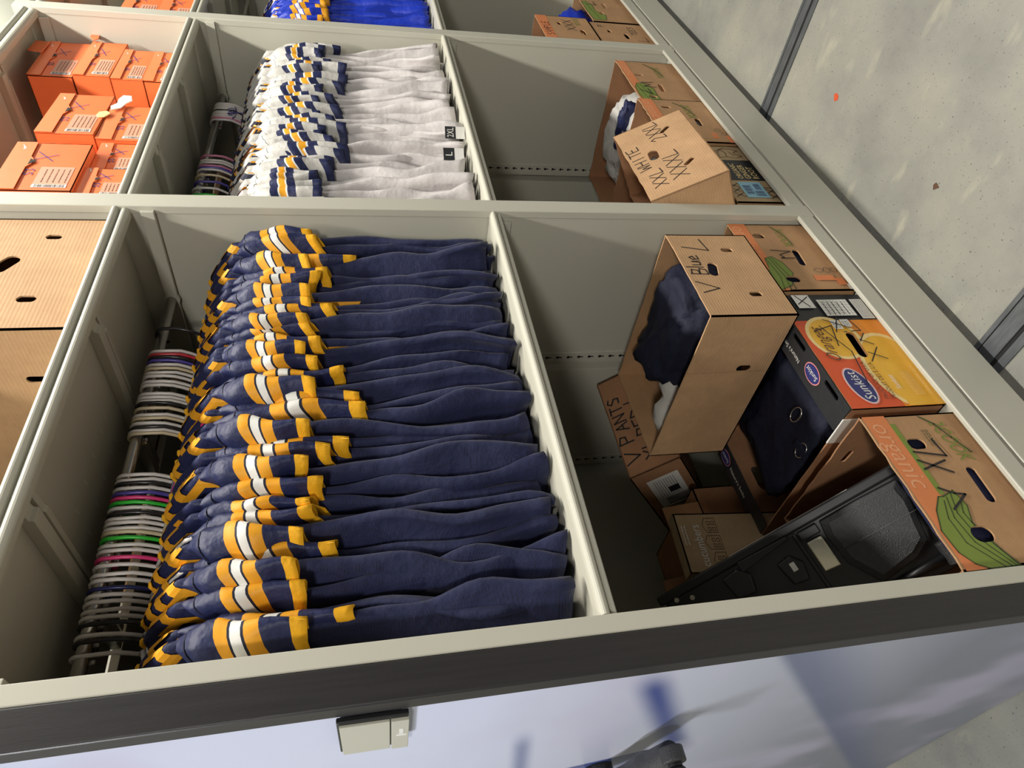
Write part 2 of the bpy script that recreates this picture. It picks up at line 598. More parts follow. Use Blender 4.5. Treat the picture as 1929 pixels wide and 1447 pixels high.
def lip(mb, x0, x1, ztop, h, y=YF, n=10, bulge=0.012):
    """rolled front edge: a rounded upper roll and a flatter lower roll"""
    prof = []
    for k in range(n + 1):
        a = pi / 2 + pi * k / n
        prof.append((y + 0.016 + bulge * cos(a) * 1.3, ztop - 0.010 + 0.010 * sin(a)))
    for k in range(n + 1):
        a = pi / 2 + pi * k / n
        prof.append((y + 0.018 + bulge * cos(a) * 1.1, ztop - 0.020 - (h - 0.020) / 2 + (h - 0.020) / 2 * sin(a)))
    prof.append((y + 0.03, ztop - h))
    prof.append((y + 0.03, ztop))
    mb.prism(prof, 'x', x0, x1)


SH = [('canopy shelf above the shoe boxes', 'top', 1.122, 0.05), ('upper shelf over the hanging rail', 'upper', 0.585, 0.042), ('lower shelf under the hanging jerseys', 'lower', -0.350, 0.032)]
for i, (x0, x1) in enumerate(BAY):
    for j, (txt, nm, zt, h) in enumerate(SH):
        xc = (x0 + x1) / 2
        hw = (x1 - x0) / 2 - 0.0006
        where = {'top': ['high canopy shelf above the large plain carton', 'high canopy shelf above the stack of orange shoe boxes', 'high canopy shelf of the farthest bay'],
                 'upper': ['steel shelf with rounded edge holding the large plain carton', 'steel shelf with rounded edge holding orange shoe boxes', 'steel shelf with rounded edge over the royal blue jerseys'],
                 'lower': ['steel shelf just under the navy jersey hems', 'steel shelf just under the white jersey hems', 'steel shelf just under the royal blue jersey hems']}[nm][i]
        t = empty('metal_shelf', (xc, YF, zt), 'beige ' + where, 'shelf', 'steel shelves of the shelving unit')
        d = MB().box(-hw, hw, 0.028, YB - 0.06 - YF + 0.055, -0.012, -0.001)
        d.build('shelf_deck', M['beige'], t, bevel=0.0008)
        e = MB()
        lip(e, -hw, hw, 0.0, h, y=0.0)
        e.build('front_lip', M['beige'], t, smooth=False, bevel=0)
        for s in (-1, 1):
            r_ = MB().box(s * hw - (0.010 if s > 0 else 0), s * hw + (0.010 if s < 0 else 0), 0.032, 0.53, -h - 0.030, -h + 0.004) if nm != 'upper' else \
                MB().box(s * hw - (0.012 if s > 0 else 0), s * hw + (0.012 if s < 0 else 0), 0.010, 0.585, -0.097, -0.067)
            r_.build('side_rail', M['beige'], t, bevel=0.001)
        for fx in (-0.27, 0.20):
            rb = MB()
            rb.prism([(0.042, -0.012), (0.042, -0.022), (0.075, -0.026), (0.078, -0.034), (0.595, -0.034), (0.595, -0.012)], 'x', fx, fx + 0.030)
            rb.prism([(0.060, -0.012), (0.062, -0.024), (0.110, -0.026), (0.112, -0.030), (0.595, -0.030), (0.595, -0.012)], 'x', fx + 0.042, fx + 0.056)
            rb.build('stiffener', M['beige'], t, bevel=0.001)
        if nm == 'upper':
            sl = MB()
            for fx in (-0.13, -0.06, 0.01, 0.08, 0.12):
                for yy in (0.25, 0.33):
                    sl.prism([(fx, yy), (fx + 0.002, yy), (fx + 0.006, yy + 0.022), (fx + 0.004, yy + 0.022)], 'z', -0.0128, -0.0121)
            sl.build('slit_row', M['print_white'], t)
    # base shelf: recessed tray with a standing lip
    t = empty('base_shelf', (xc, YF, -1.345), 'beige steel base shelf of the ' + ['nearest bay under the printed fruit cartons', 'middle bay under the marker-lettered tilted carton', 'farthest bay under the cartons with royal blue cloth'][i], 'shelf', 'base shelves of the shelving')
    MB().box(-hw, hw, 0.014, 0.595, 0.008, 0.020).build('shelf_deck', M['beige'], t, bevel=0.001)
    MB().box(-hw, hw, 0.0, 0.013, 0.006, 0.055).build('front_lip', M['beige'], t, bevel=0.003)
    # hanging rod
    rd = MB().tube([(x0 + 0.013, 1.286, 0.505), (x1 - 0.013, 1.286, 0.505)], 0.0125, 20)
    ro = empty('hanging_rod', (x0, 1.286, 0.505), 'chromed steel rod carrying the ' + ['navy', 'white', 'royal blue'][i] + ' jerseys', 'rod', 'hanging rods of the shelving')
    MB().tube([(0.013, 0, 0), (x1 - x0 - 0.013, 0, 0)], 0.0125, 20).build('tube', M['rod'], ro, smooth=True)
    for xe in (0.004, x1 - x0 - 0.012):
        MB().tube([(xe, 0, 0), (xe + 0.009, 0, 0)], 0.021, 16).build('end_socket', M['beige'], ro)

# carriage under the bays
t = empty('mobile_carriage', (2.28, 1.0, FLOOR), 'long beige steel carriage plinth the shelving rolls on', 'carriage')
MB().box(0.402 - 2.28, 4.16 - 2.28, 0.0, 0.02, 0.043, 0.180).build('kick_plate', M['beige'], t, bevel=0.003)
MB().box(0.42 - 2.28, 4.15 - 2.28, 0.03, 1.19, 0.06, 0.16).build('chassis', M['blacktrim'], t)
for xw in (0.98 - 2.28, 2.31 - 2.28):
    for yw in (0.15, 1.0):
        MB().tube([(xw - 0.015, yw, 0.045), (xw + 0.015, yw, 0.045)], 0.040, 16).build('wheel', M['steel'], t, smooth=False)
# rear half of the double-sided unit (closing sheet)
t = empty('rear_sheet', (2.28, 2.2, -1.34), 'beige steel back sheet closing the far side of the shelving', 'panel')
MB().box(0.40 - 2.28, 4.16 - 2.28, 0, 0.008, 0, 2.49).build('sheet', M['beige'], t)
for i, (x0, x1) in enumerate(BAY):
    for zt in (0.585, -0.35, -1.325):
        xc = (x0 + x1) / 2
        nm = {0.585: 'upper', -0.35: 'lower', -1.325: 'lowest'}[zt]
        t = empty('rear_shelf', (xc, 1.64, zt), 'beige %s shelf on the rear side behind the %s bay' % (nm, BAYN[i]), 'shelf', 'shelves on the rear side')
        MB().box(-(x1 - x0) / 2 + 0.001, (x1 - x0) / 2 - 0.001, 0, 0.555, -0.02, 0).build('shelf_deck', M['beige'], t, bevel=0.001)

# ------------------------------------------------------------------ end panel with label holder and crank
t = empty('end_panel', (0.37, 1.0, FLOOR), 'large pale lilac end panel with soft blue bands, black edge and crank', 'panel')
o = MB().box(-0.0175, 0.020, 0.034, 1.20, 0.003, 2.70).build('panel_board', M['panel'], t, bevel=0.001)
tr = MB()
tr.box(-0.0260, 0.0315, 0.0, 0.036, 0.003, 2.70)
tr.build('edge_trim', M['blacktrim'], t, bevel=0.003, label='black aluminium edge trim')
lh = MB().box(-0.0325, -0.0240, 0.040, 0.170, CZ - 0.044, CZ + 0.058).build('label_holder', M['black'], t, bevel=0.002, label='black backed beige card holder')
MB().box(-0.0370, -0.0325, 0.048, 0.170, CZ - 0.0165, CZ + 0.054).build('cover_plate', M['beige'], lh, bevel=0.001)
lk = MB().box(-0.0380, -0.0325, 0.048, 0.172, CZ - 0.044, CZ - 0.0185).build('lock_plate', M['beige'], lh, bevel=0.001)
ic = MB()
ic.box(-0.0388, -0.0380, 0.080, 0.100, CZ - 0.036, CZ - 0.030)
ic.prism([(0.104, CZ - 0.041), (0.110, CZ - 0.040), (0.110, CZ - 0.026), (0.104, CZ - 0.025), (0.101, CZ - 0.033)], 'x', -0.0388, -0.0380)
ic.build('white_emblem', M['print_white'], lh)
ck = MB()
ck.tube([(-0.017, 0.575, CZ - 0.455), (-0.055, 0.575, CZ - 0.455)], 0.030, 20)
ck.build('crank_hub', M['black'], t, smooth=False, bevel=0.002)
ar = MB()
A0, A1 = Vector((-0.060, 0.575, CZ - 0.455)), Vector((-0.072, 0.325, CZ - 0.525))
pts = [A0.lerp(A1, k / 12) for k in range(13)]
ar.tube(pts, 0.02, 14, radii=[0.030 - 0.009 * sin(pi * min(1, k / 9)) if k < 9 else 0.022 for k in range(13)])
ar.build('crank_arm', M['blackgrain'], t, smooth=True)
MB().tube([(-0.062, 0.325, CZ - 0.525), (-0.090, 0.325, CZ - 0.525)], 0.023, 24).build('crank_eye', M['blackgrain'], t, bevel=0.003)
MB().tube([(-0.088, 0.325, CZ - 0.525), (-0.096, 0.325, CZ - 0.525), (-0.10, 0.325, CZ - 0.525), (-0.19, 0.325, CZ - 0.525)], 0.016, 20, radii=[0.013, 0.013, 0.017, 0.019]).build('crank_grip', M['black'], t, smooth=False)


# ------------------------------------------------------------------ hangers
def hanger_meshes():
    hook = MB()
    pts = []
    for k in range(15):
        a = radians(-25 + 205 * k / 14)
        pts.append((0, 0.019 * cos(a), 0.019 * sin(a)))
    pts = [(0, 0.019 * cos(radians(-40)), 0.019 * sin(radians(-40)))] + pts
    pts += [(0, -0.0195, -0.03), (0, -0.017, -0.055), (0, -0.008, -0.075), (0, 0.0, -0.088), (0, 0, -0.10)]
    pts = [(x, y, z - 0.003) for x, y, z in pts]
    hook.tube(pts, 0.0040, 8)
    body = MB()
    arm = [(0, 0.0, -0.098)]
    for s in (1, -1):
        a = [(0, 0, -0.095), (0, s * 0.03, -0.108), (0, s * 0.10, -0.142), (0, s * 0.155, -0.172), (0, s * 0.178, -0.190), (0, s * 0.184, -0.200),
             (0, s * 0.178, -0.210), (0, s * 0.16, -0.216), (0, 0, -0.216)]
        body.tube(a, 0.0040, 8)
    body.tube([(0, 0, -0.216), (0, 0.16, -0.216)], 0.0035, 6)
    return hook, body


HK, BD = hanger_meshes()


def mesh_of(mb, name, m, smooth=True):
    me = bpy.data.meshes.new(name)
    me.from_pydata(mb.v, [], mb.f)
    if m is not None:
        me.materials.append(m)
    if smooth:
        me.polygons.foreach_set('use_smooth', [True] * len(mb.f))
    return me




def hanger(x, xbody, color, label, group, yaw=0.0, dz=0.0):
    """hook on the rod at x, neck bent across so the shoulder bar hangs inside its jersey at xbody"""
    dx = xbody - x
    t = empty('clothes_hanger', (x, 1.286, 0.505 + dz), label, 'hanger', group)
    for nm, src in (('hook', HK), ('shoulder_bar', BD)):
        mb = MB()
        mb.v = []
        for (a, b_, c) in src.v:
            k = max(0.0, min(1.0, (abs(b_) - 0.012) / 0.09)) if c < -0.096 else 0.0
            if c < -0.205:
                k = 1.0
            mb.v.append((a + dx * k * k * (3 - 2 * k) - (yaw * b_ if c > -0.05 else 0.0), b_, c))
        mb.f, mb.m = src.f, src.m
        mb.build(nm, M['hanger_' + color], t, smooth=True)
    return t



# ------------------------------------------------------------------ jerseys
DIG = {'0': 'abcdef', '1': 'bc', '2': 'abged', '3': 'abgcd', '4': 'fgbc', '5': 'afgcd', '6': 'afgcde', '7': 'abc', '8': 'abcdefg', '9': 'abfgcd'}


def digit_cells(ch):
    W_, H_ = 6, 10
    g = set()
    seg = {'a': [(c, r) for c in range(6) for r in (0, 1)], 'd': [(c, r) for c in range(6) for r in (8, 9)], 'g': [(c, r) for c in range(6) for r in (4, 5)],
           'f': [(c, r) for c in (0, 1) for r in range(0, 6)], 'b': [(c, r) for c in (4, 5) for r in range(0, 6)],
           'e': [(c, r) for c in (0, 1) for r in range(4, 10)], 'c': [(c, r) for c in (4, 5) for r in range(4, 10)]}
    if ch == '1':
        cells = [(c, r) for c in (2, 3) for r in range(10)] + [(1, 1), (1, 2), (1, 9), (4, 9), (1, 8), (4, 8), (0, 2)]
        return set(cells)
    for s in DIG[ch]:
        g |= set(seg[s])
    return g


def jersey(x0, seed, pal, digits, label, group, spacing=0.035, chest=False, droop=None, tag_text=None, hemlift=0.0, yfwd=0.0, small=0.0, big=False, flare=0.0):
    rng = random.Random(seed)
    ph = [rng.uniform(0, 6.28) for _ in range(10)]
    th0 = min(0.020, spacing * 0.50)
    ftop = rng.uniform(-0.006, 0.006)
    hemz = -0.850 + hemlift + rng.uniform(0, 0.022)
    lean = rng.uniform(-0.010, 0.010)
    fy = rng.uniform(-0.012, 0.016) + flare
    bigs = big

    def zs(y):
        ay = abs(y)
        if ay < 0.075:
            return -0.165 + 0.045 * (ay / 0.075) ** 2
        if ay < 0.10:
            return -0.120 - 0.005 * (ay - 0.075) / 0.025
        return -0.125 - 0.075 * ((ay - 0.10) / 0.11) ** 1.15

    def wave(y, z):
        k = max(0.0, min(1.0, (-z - 0.2) / 0.5))
        A = 0.0015 + 0.0135 * k + 0.25 * abs(flare) * k * k
        return A * (0.6 * sin(38 * y + ph[0] + 3 * z) + 0.5 * sin(71 * y + ph[1] - 4 * z) + 0.4 * sin(9 * z + ph[2])) + lean * k * 1.5

    def halfw(z):
        k = max(0.0, min(1.0, (-z - 0.2) / 0.6))
        return 0.205 + 0.022 * k + 0.006 * sin(8 * z + ph[3])

    def front_shift(z):
        k = max(0.0, min(1.0, (-z - 0.35) / 0.45))
        return -fy * k * k + 0.008 * k * sin(17 * z + ph[4]) + 0.004 * k * sin(41 * z + ph[8]) - 0.008 * k * k

    def thick(z, ztop):
        d = max(0.0, ztop - z)
        k = max(0.0, min(1.0, (-z - 0.3) / 0.5))
        T = th0 + 0.006 * k + 0.002 * sin(12 * z + ph[5])
        return T if d > T else sqrt(max(0.0, T * T - (T - d) ** 2))

    def pt(a, v, inner=0.0):
        cy = -cos(a)
        yy = (abs(cy) ** 0.85) * (1 if cy > 0 else -1)
        y_n = yy * 0.205
        ztop = zs(max(-0.207, min(0.207, y_n)))
        hz = hemz + 0.006 * sin(3 * a + ph[6])
        z = ztop + (hz - ztop) * v
        hw = halfw(z)
        y = yy * hw + (front_shift(z) if yy < 0 else 0) * abs(yy)
        sx = sin(a)
        fx = (abs(sx) ** 0.55) * (1 if sx > 0 else -1)
        tk = thick(z, ztop)
        # folds standing out near the front edge
        edge = max(0.0, -yy) ** 3
        k = max(0.0, min(1.0, (-z - 0.25) / 0.4))
        fold = edge * k * (0.013 * sin(13 * z + ph[7]) + 0.006 * sin(29 * z + ph[9]))
        x = fx * (tk - inner) + wave(y, z) + fold
        return Vector((x, y, z))
    t = empty('football_jersey', (x0, 1.286 - yfwd, 0.505), label, 'jersey', group, rot=(0, 0, rng.uniform(-0.035, 0.035)))
    VL = [0, 0.0012, 0.005, 0.012, 0.022, 0.035] + [0.035 + 0.965 * ((q + 1) / 28) for q in range(28)]
    nu, nv = 44, len(VL) - 1
    b = MB()
    vs = []
    for j in range(nv + 1):
        v = VL[j]
        for i in range(nu):
            vs.append(pt(2 * pi * i / nu, v))
    fs = []
    for j in range(nv):
        for i in range(nu):
            a, c = j * nu + i, j * nu + (i + 1) % nu
            fs.append((a, c, c + nu, a + nu))
    b.add(vs, fs)
    # yoke (upper rows) in smooth cloth, the rest in mesh knit
    for j in range(nv):
        if VL[j] < 0.27:
            for i in range(nu):
                b.m[j * nu + i] = 1
    b.build('body', [M[pal['mesh']], M[pal['cloth']]], t, smooth=True)
    hem = MB()
    vs = []
    for v, inn in ((0.965, -0.0012), (1.0, -0.0012), (1.0, 0.001)):
        for i in range(nu):
            vs.append(pt(2 * pi * i / nu, v, inn))
    hem.add(vs, [(j * nu + i, j * nu + (i + 1) % nu, (j + 1) * nu + (i + 1) % nu, (j + 1) * nu + i) for j in range(2) for i in range(nu)])
    hem.build('hem', M[pal['mesh']], t, smooth=True)
    # collar
    cl = MB()
    cp = []
    for k in range(20):
        a = 2 * pi * k / 20
        yy = 0.085 * cos(a)
        cp.append(Vector((0.011 * sin(a), yy, zs(yy) + 0.002)))
    cl.tube(cp + [cp[0], cp[1]], 0.0045, 6, caps=False)
    cl.build('collar', M[pal['cuff']], t, smooth=True)
    # sleeves: front (towards the aisle) and back
    SB = [0, .07, .14, .21, .28, .35, .42, .50, .545, .590, .607, .640, .672, .689, .73, .772, .83, .88, .925, .96, 1.0]
    SM = {.50: 2, .545: 2, .590: 3, .607: 4, .640: 4, .672: 3, .689: 2, .73: 2}
    for side in (-1, 1):
        dr = rng.uniform(0, 1) if droop is None else droop
        dr = dr ** 1.5
        L_ = 0.392 + 0.12 * dr + rng.uniform(-0.012, 0.012) - small
        O = [Vector((-0.190, -0.196)), Vector((-0.262 - 0.004 * rng.random(), -0.235 - 0.06 * dr)), Vector((-0.262 + 0.015 * dr + rng.uniform(0, .012), -L_))]
        wide = 0.135 + 0.035 * rng.random() - 0.05 * dr + (0.02 if bigs else 0)
        I = [Vector((-0.165, -0.290)), Vector((-0.165, -0.34 - 0.04 * dr)), Vector((-0.262 + wide, -L_ + rng.uniform(-0.055, 0.025)))]

        def bez(Q, s):
            return Q[0] * (1 - s) ** 2 + Q[1] * 2 * s * (1 - s) + Q[2] * s * s
        puff = rng.uniform(0.8, 1.3) * (1.7 if bigs else 1.0)
        xs = rng.uniform(-0.020, 0.006) - (0.018 if bigs else 0)
        pq = [rng.uniform(0, 6.28) for _ in range(5)]
        tw = rng.uniform(-0.034, -0.022) if bigs else rng.uniform(-0.014, 0.010)
        n2 = 26

        def sp(s, a, inn=0.0):
            o_, i_ = bez(O, s), bez(I, s)
            c_ = (1 - cos(a)) / 2
            # a = 0 outer fold, pi inner fold
            q = o_.lerp(i_, c_)
            tk = (0.010 + 0.013 * sin(pi * min(1, s * 1.05 + 0.08)) * puff + 0.004 * s)
            sx = sin(a)
            g_ = min(1.0, 0.35 + s / 0.28)
            x = (abs(sx) ** 0.7) * (1 if sx > 0 else -1) * (tk * g_ + inn) + xs * s + tw * s * (c_ - 0.3)
            x += 0.0035 * sin(60 * s + pq[2] + 5 * c_) * max(0.0, 1 - abs(s - 0.33) / 0.2)
            x += 0.0045 * sin(34 * q.x + pq[0] + 7 * s) * s + 0.003 * sin(17 * s + pq[1] + 3 * c_) + 0.0035 * sin(55 * q.x + pq[2]) * min(1, 3 * s)
            y = q.x + 0.003 * sin(14 * s + pq[3])
            z = q.y + 0.004 * sin(9 * c_ + pq[4]) * s
            if side > 0:
                y = -y
            return Vector((x, y, z))
        sb = MB()
        rows = [r_ for r_ in SB if r_ <= 0.926]
        for s in rows:
            for i in range(n2):
                sb.v.append(tuple(sp(s, 2 * pi * i / n2)))
        for j in range(len(rows) - 1):
            mi = SM.get(rows[j], 0)
            mi = {0: 0, 2: 1, 3: 2, 4: 3}[mi]
            for i in range(n2):
                a, c = j * n2 + i, j * n2 + (i + 1) % n2
                sb.f.append((a, c, c + n2, a + n2) if side < 0 else (a, a + n2, c + n2, c))
                sb.m.append(mi)
        sb.build('sleeve', [M[pal['cloth']], M[pal['s1']], M[pal['line']], M[pal['s2']]], t, smooth=True)
        cf = MB()
        rows = [.922, .94, .968, 1.0, 1.0, 0.95]
        inn = [0.001, 0.0022, 0.0028, 0.0022, -0.001, -0.001]
        for s, k in zip(rows, inn):
            for i in range(n2):
                p = sp(s, 2 * pi * i / n2, k + 0.0018 * sin(i * 2.4 + pq[1]) * (s - 0.9) * 10)
                cf.v.append((p.x, p.y, p.z))
        for j in range(len(rows) - 1):
            for i in range(n2):
                a, c = j * n2 + i, j * n2 + (i + 1) % n2
                cf.f.append((a, c, c + n2, a + n2) if side < 0 else (a, a + n2, c + n2, c))
                cf.m.append(0)
        cf.build('cuff', M[pal['cuff']], t, smooth=True)
        # seam ring where the sleeve joins
        sr = MB()
        ring = [sp(0.26, 2 * pi * i / n2, 0.0006) for i in range(n2 + 1)]
        sr.tube(ring, 0.0013, 5, caps=False)
        sr.build('sleeve_seam', M[pal['line']], t, smooth=True)

    # shoulder number on the side towards the near end
    def surf(y, z, off):
        return arc(y, zs(max(-0.207, min(0.207, y))) - z + 0.0057, off)

    def arc(y, t_, off):
        """point t_ metres down the near side from the ridge of the shoulder (negative: down the far side)"""
        ztop = zs(max(-0.207, min(0.207, y)))
        T = th0
        sg = 1 if t_ >= 0 else -1
        ta = abs(t_)
        if ta < T * pi / 2:
            d = T * (1 - cos(ta / T))
            nx_, nz_ = sin(ta / T), cos(ta / T)
            xx_ = T * sin(ta / T)
        else:
            d = T + ta - T * pi / 2
            nx_, nz_ = 1, 0
            xx_ = thick(ztop - d, ztop)
        z = ztop - d
        hw = halfw(z)
        yy = max(-0.995, min(0.995, y / hw))
        cy = abs(yy) ** (1 / 0.85)
        fx = sqrt(max(0.0, 1 - cy * cy)) ** 0.55
        return Vector((-sg * (fx * xx_ + off * nx_) + wave(y, z), y, z + off * nz_))

    def number(chars, ya, zoff, wd, hd, name, cells_off, matname, rot=True, dil=0, off=0.0012):
        nb = MB()
        for ci, ch in enumerate(chars):
            cells = digit_cells(ch)
            for (c, r) in cells:
                quad = []
                for (dc, dr_) in ((-dil, -dil), (1 + dil, -dil), (1 + dil, 1 + dil), (-dil, 1 + dil)):
                    u = (c + dc) / 6 * wd + ci * wd * 1.25
                    v_ = (r + dr_) / 10 * hd
                    y = ya + u
                    quad.append(arc(y, zoff + v_, off))
                nb.add(quad, [(0, 3, 2, 1)])
        nb.build(name, M[matname], t, smooth=True)
    if digits:
        sd, sy = (digits, -0.200) if big or seed % 4 == 0 or pal.get('outline') else (digits[:1], rng.uniform(-0.200, -0.165))
        if pal.get('outline'):
            number(sd, sy, -0.018, 0.055, 0.105, 'number_outline', 0, pal['outline'], dil=0.42, off=0.0010)
        number(sd, sy, -0.018, 0.055, 0.105, 'shoulder_number', 0, pal['num'], off=0.0020)
    if chest:
        if pal.get('outline'):
            number(digits, -0.205, 0.20, 0.105, 0.20, 'number_outline', 0, pal['outline'], dil=0.35, off=0.0010)
        number(digits, -0.205, 0.20, 0.105, 0.20, 'chest_number', 0, pal['num'], off=0.0020)
    if tag_text:
        R_ = Matrix.Translation((tag_text[2], -0.262, tag_text[1])) @ Matrix.Rotation(radians(-38), 4, 'Z')
        tb = MB().box(-0.020, 0.020, -0.0008, 0.0, -0.017, 0.017, M=R_)
        tg = tb.build('size_label', M['print_black'], t, label='black size label reading ' + tag_text[0])
        wl = MB().box(-0.020, 0.020, -0.0008, 0.0, -0.046, -0.0175, M=R_).build('care_label', M['print_white'], tg)
        d = MB()
        for (vv, ff) in text_polys(tag_text[0], 0.030, 'CENTER'):
            d.add([R_ @ Vector((u_ * (0.62 if len(tag_text[0]) > 1 else 1), -0.0014, v_ - 0.010)) for u_, v_ in vv], ff)
        d.build('lettering', M['print_white'], tg)
    return t


_tcache = {}


def text_polys(s, size, align='LEFT', shear=0.0):
    """flat glyph mesh of a string as [(2-D verts, faces)]"""
    key = (s, size, align, shear)
    if key in _tcache:
        return _tcache[key]
    cu = bpy.data.curves.new('text', 'FONT')
    cu.body = s
    cu.size = size
    cu.align_x = align
    cu.shear = shear
    cu.resolution_u = 2
    o = bpy.data.objects.new('text', cu)
    COL.objects.link(o)
    dg = bpy.context.evaluated_depsgraph_get()
    me = bpy.data.meshes.new_from_object(o.evaluated_get(dg))
    vv = [(v.co.x, v.co.y) for v in me.vertices]
    ff = [tuple(p.vertices) for p in me.polygons]
    bpy.data.objects.remove(o)
    bpy.data.curves.remove(cu)
    bpy.data.meshes.remove(me)
    _tcache[key] = [(vv, ff)]
    return _tcache[key]


NAVY = dict(mesh='navymesh', cloth='navy', s1='gold', s2='stripewhite', line='black_navy', cuff='goldknit', num='gold')
WHITE = dict(mesh='whitemesh', cloth='whitecloth', s1='navy', s2='gold', line='stripewhite', cuff='navy', num='black_navy', outline='gold')
ROYAL = dict(mesh='royal', cloth='royal', s1='gold', s2='stripewhite', line='royal', cuff='gold', num='stripewhite', outline='gold')

rng = random.Random(7)
GN = 'navy jerseys on the nearest rail'
nx = []
x = 0.497
steps = []
NJ = 31
for k in range(NJ):
    nx.append(0.497 + (1.530 - 0.497) * k / (NJ - 1) + rng.uniform(-0.007, 0.007))
dseq = ['52', '20', '63', '80', '33', '10', '27', '31', '77', '21', '54', '72', '11', '88', '57', '23', '70', '17', '60', '44', '32', '75', '51', '12', '40', '25', '71', '18', '81', '14', '53']
for k, xx in enumerate(nx):
    big = k in (0, 3, 5, 9, 12, 15, 18, 21, 24, 27, 30)
    jersey(xx, 100 + k, NAVY, dseq[k],
           'navy jersey with gold and white striped sleeve, %s on its rail from the near end' % ORD(k + 1), GN,
           spacing=0.034 * (1.2 if big else 0.95), chest=(k in (1, 19, 24, 26, 28)), droop=(0.10 if big else None), yfwd=(0.010 if big else rng.uniform(-0.012, 0.004)), big=big, flare=(0.020 if k in (0, 1, 5, 13, 14, 23, 27) else 0.0))

# hangers of the nearest bay, hook positions along the rod
hx = []
seqs = [(0.583, 1), (0.612, 1), (0.628, 1), (0.655, 2), (0.683, 3), (0.722, 4), (0.775, 6), (0.850, 7), (0.925, 8), (1.075, 7), (1.19, 5), (1.26, 5), (1.33, 6), (1.405, 6)]
cur = [0.583, 0.607, 0.617, 0.640, 0.652, 0.666, 0.681, 0.694, 0.708, 0.724, 0.738, 0.756, 0.772, 0.788, 0.800, 0.815, 0.828, 0.838, 0.851, 0.863, 0.874, 0.886, 0.898, 0.910,
       0.924, 0.936, 0.948, 0.958, 0.970, 1.085, 1.094, 1.104, 1.113, 1.130, 1.140, 1.160, 1.175, 1.184, 1.194, 1.205, 1.232, 1.244, 1.262, 1.276, 1.290, 1.303, 1.316, 1.328, 1.340, 1.352]
colr = ['white', 'black', 'white', 'black', 'white', 'white', 'white', 'white', 'navy', 'white', 'white', 'white', 'pink', 'white', 'white', 'green', 'cream', 'white', 'white', 'white',
        'black', 'white', 'green', 'pink', 'purple', 'white', 'black', 'white', 'white', 'cream', 'white', 'black', 'white', 'cream', 'white', 'cream', 'black', 'white', 'white', 'white',
        'white', 'white', 'white', 'white', 'cream', 'white', 'purple', 'black', 'red', 'white']
cname = dict(white='white', black='black', navy='dark navy', pink='bright pink', green='bright green', cream='cream', purple='violet', red='red', rose='dusty rose')
HJ = [nx[int(round(i * (NJ - 1) / (len(cur) - 1)))] for i in range(len(cur))]
for i, (xh, c) in enumerate(zip(cur, colr)):
    hanger(xh, HJ[i] + 0.0008 * (i % 3 - 1), c, '%s plastic hanger over the navy jerseys, %s hook from the near end' % (cname[c], ORD(i + 1)), 'hangers on the nearest rail', yaw=rng.uniform(-0.10, 0.10))
hanger(1.43, 1.50, 'black', 'thin dark wire-like hanger set apart at the far end of the navy rail', 'hangers on the nearest rail', yaw=0.25)

# white jerseys
GW = 'white jerseys on the middle rail'
NW = 30
wx = []
wd = ['17', '41', '74', '22', '94', '60', '71', '90', '39', '21', '42', '77', '24', '11', '63', '70', '88', '48', '10', '52', '66', '80', '19', '72', '12', '14', '61', '47', '20', '73']
for k in range(NW):
    xx = 1.705 + (2.79 - 1.705) * k / (NW - 1) + rng.uniform(-0.007, 0.007)
    wx.append(xx)
    big = k in (1, 2, 5, 8, 12, 14, 18, 20, 21, 24, 27)
    tg_ = {6: ('L', -0.785, 0.0), 10: ('2XL', -0.805, 0.0)}.get(k)
    jersey(xx, 300 + k, WHITE, wd[k], 'white jersey with navy and gold striped sleeve, %s on its rail from the near end' % ORD(k + 1), GW,
           spacing=0.038 * (1.15 if big else 0.95), droop=(0.8 if k in (8, 12, 20, 21) else None), yfwd=(0.008 if big else 0.0), big=big, flare=(0.022 if k in (3, 9, 16, 20, 26, 28, 29) else 0.0), tag_text=tg_, hemlift=(0.02 if k in (6, 13, 25) else 0.0))
wc = [1.70, 1.73, 1.76, 1.80, 1.85, 1.90, 1.96, 2.02, 2.08, 2.12, 2.16, 2.20, 2.235, 2.250, 2.262, 2.285, 2.300, 2.33, 2.60, 2.613, 2.626, 2.64, 2.652, 2.664, 2.677, 2.69, 2.704, 2.717, 2.730]
wcol = ['white', 'cream', 'white', 'white', 'green', 'white', 'cream', 'white', 'green', 'white', 'purple', 'cream', 'white', 'purple', 'rose', 'white', 'white', 'rose',
        'white', 'rose', 'white', 'white', 'white', 'white', 'black', 'white', 'white', 'white', 'white']
for i, (xh, c) in enumerate(zip(wc, wcol)):
    tgt = 1.705 + (2.79 - 1.705) * i / (len(wc) - 1)
    hanger(xh, wx[i], c, '%s plastic hanger over the white jerseys, %s hook from the near end' % (cname[c], ORD(i + 1)), 'hangers on the middle rail', yaw=rng.uniform(-0.10, 0.10))
# blue string tied round the hooks
st = MB()
pts = []
for k in range(25):
    a = 2 * pi * k / 24
    pts.append((2.655 + 0.050 * cos(a), 1.268 + 0.004 * sin(3 * a), 0.448 + 0.012 * sin(a)))
st.tube(pts, 0.0016, 6)
for s in (-1, 1):
    st.tube([(2.645, 1.262, 0.448), (2.645 + s * 0.018, 1.255, 0.462), (2.645 + s * 0.030, 1.256, 0.450), (2.645 + s * 0.012, 1.258, 0.440), (2.645, 1.262, 0.447)], 0.0015, 6)
st.tube([(2.645, 1.262, 0.448), (2.630, 1.252, 0.425), (2.622, 1.250, 0.395)], 0.0014, 6)
o = st.build('string_bow', M['hanger_purple'])
for v in o.data.vertices:
    v.co.z += CZ
tag(o, 'blue string bow tying a bunch of hanger hooks together', 'string')

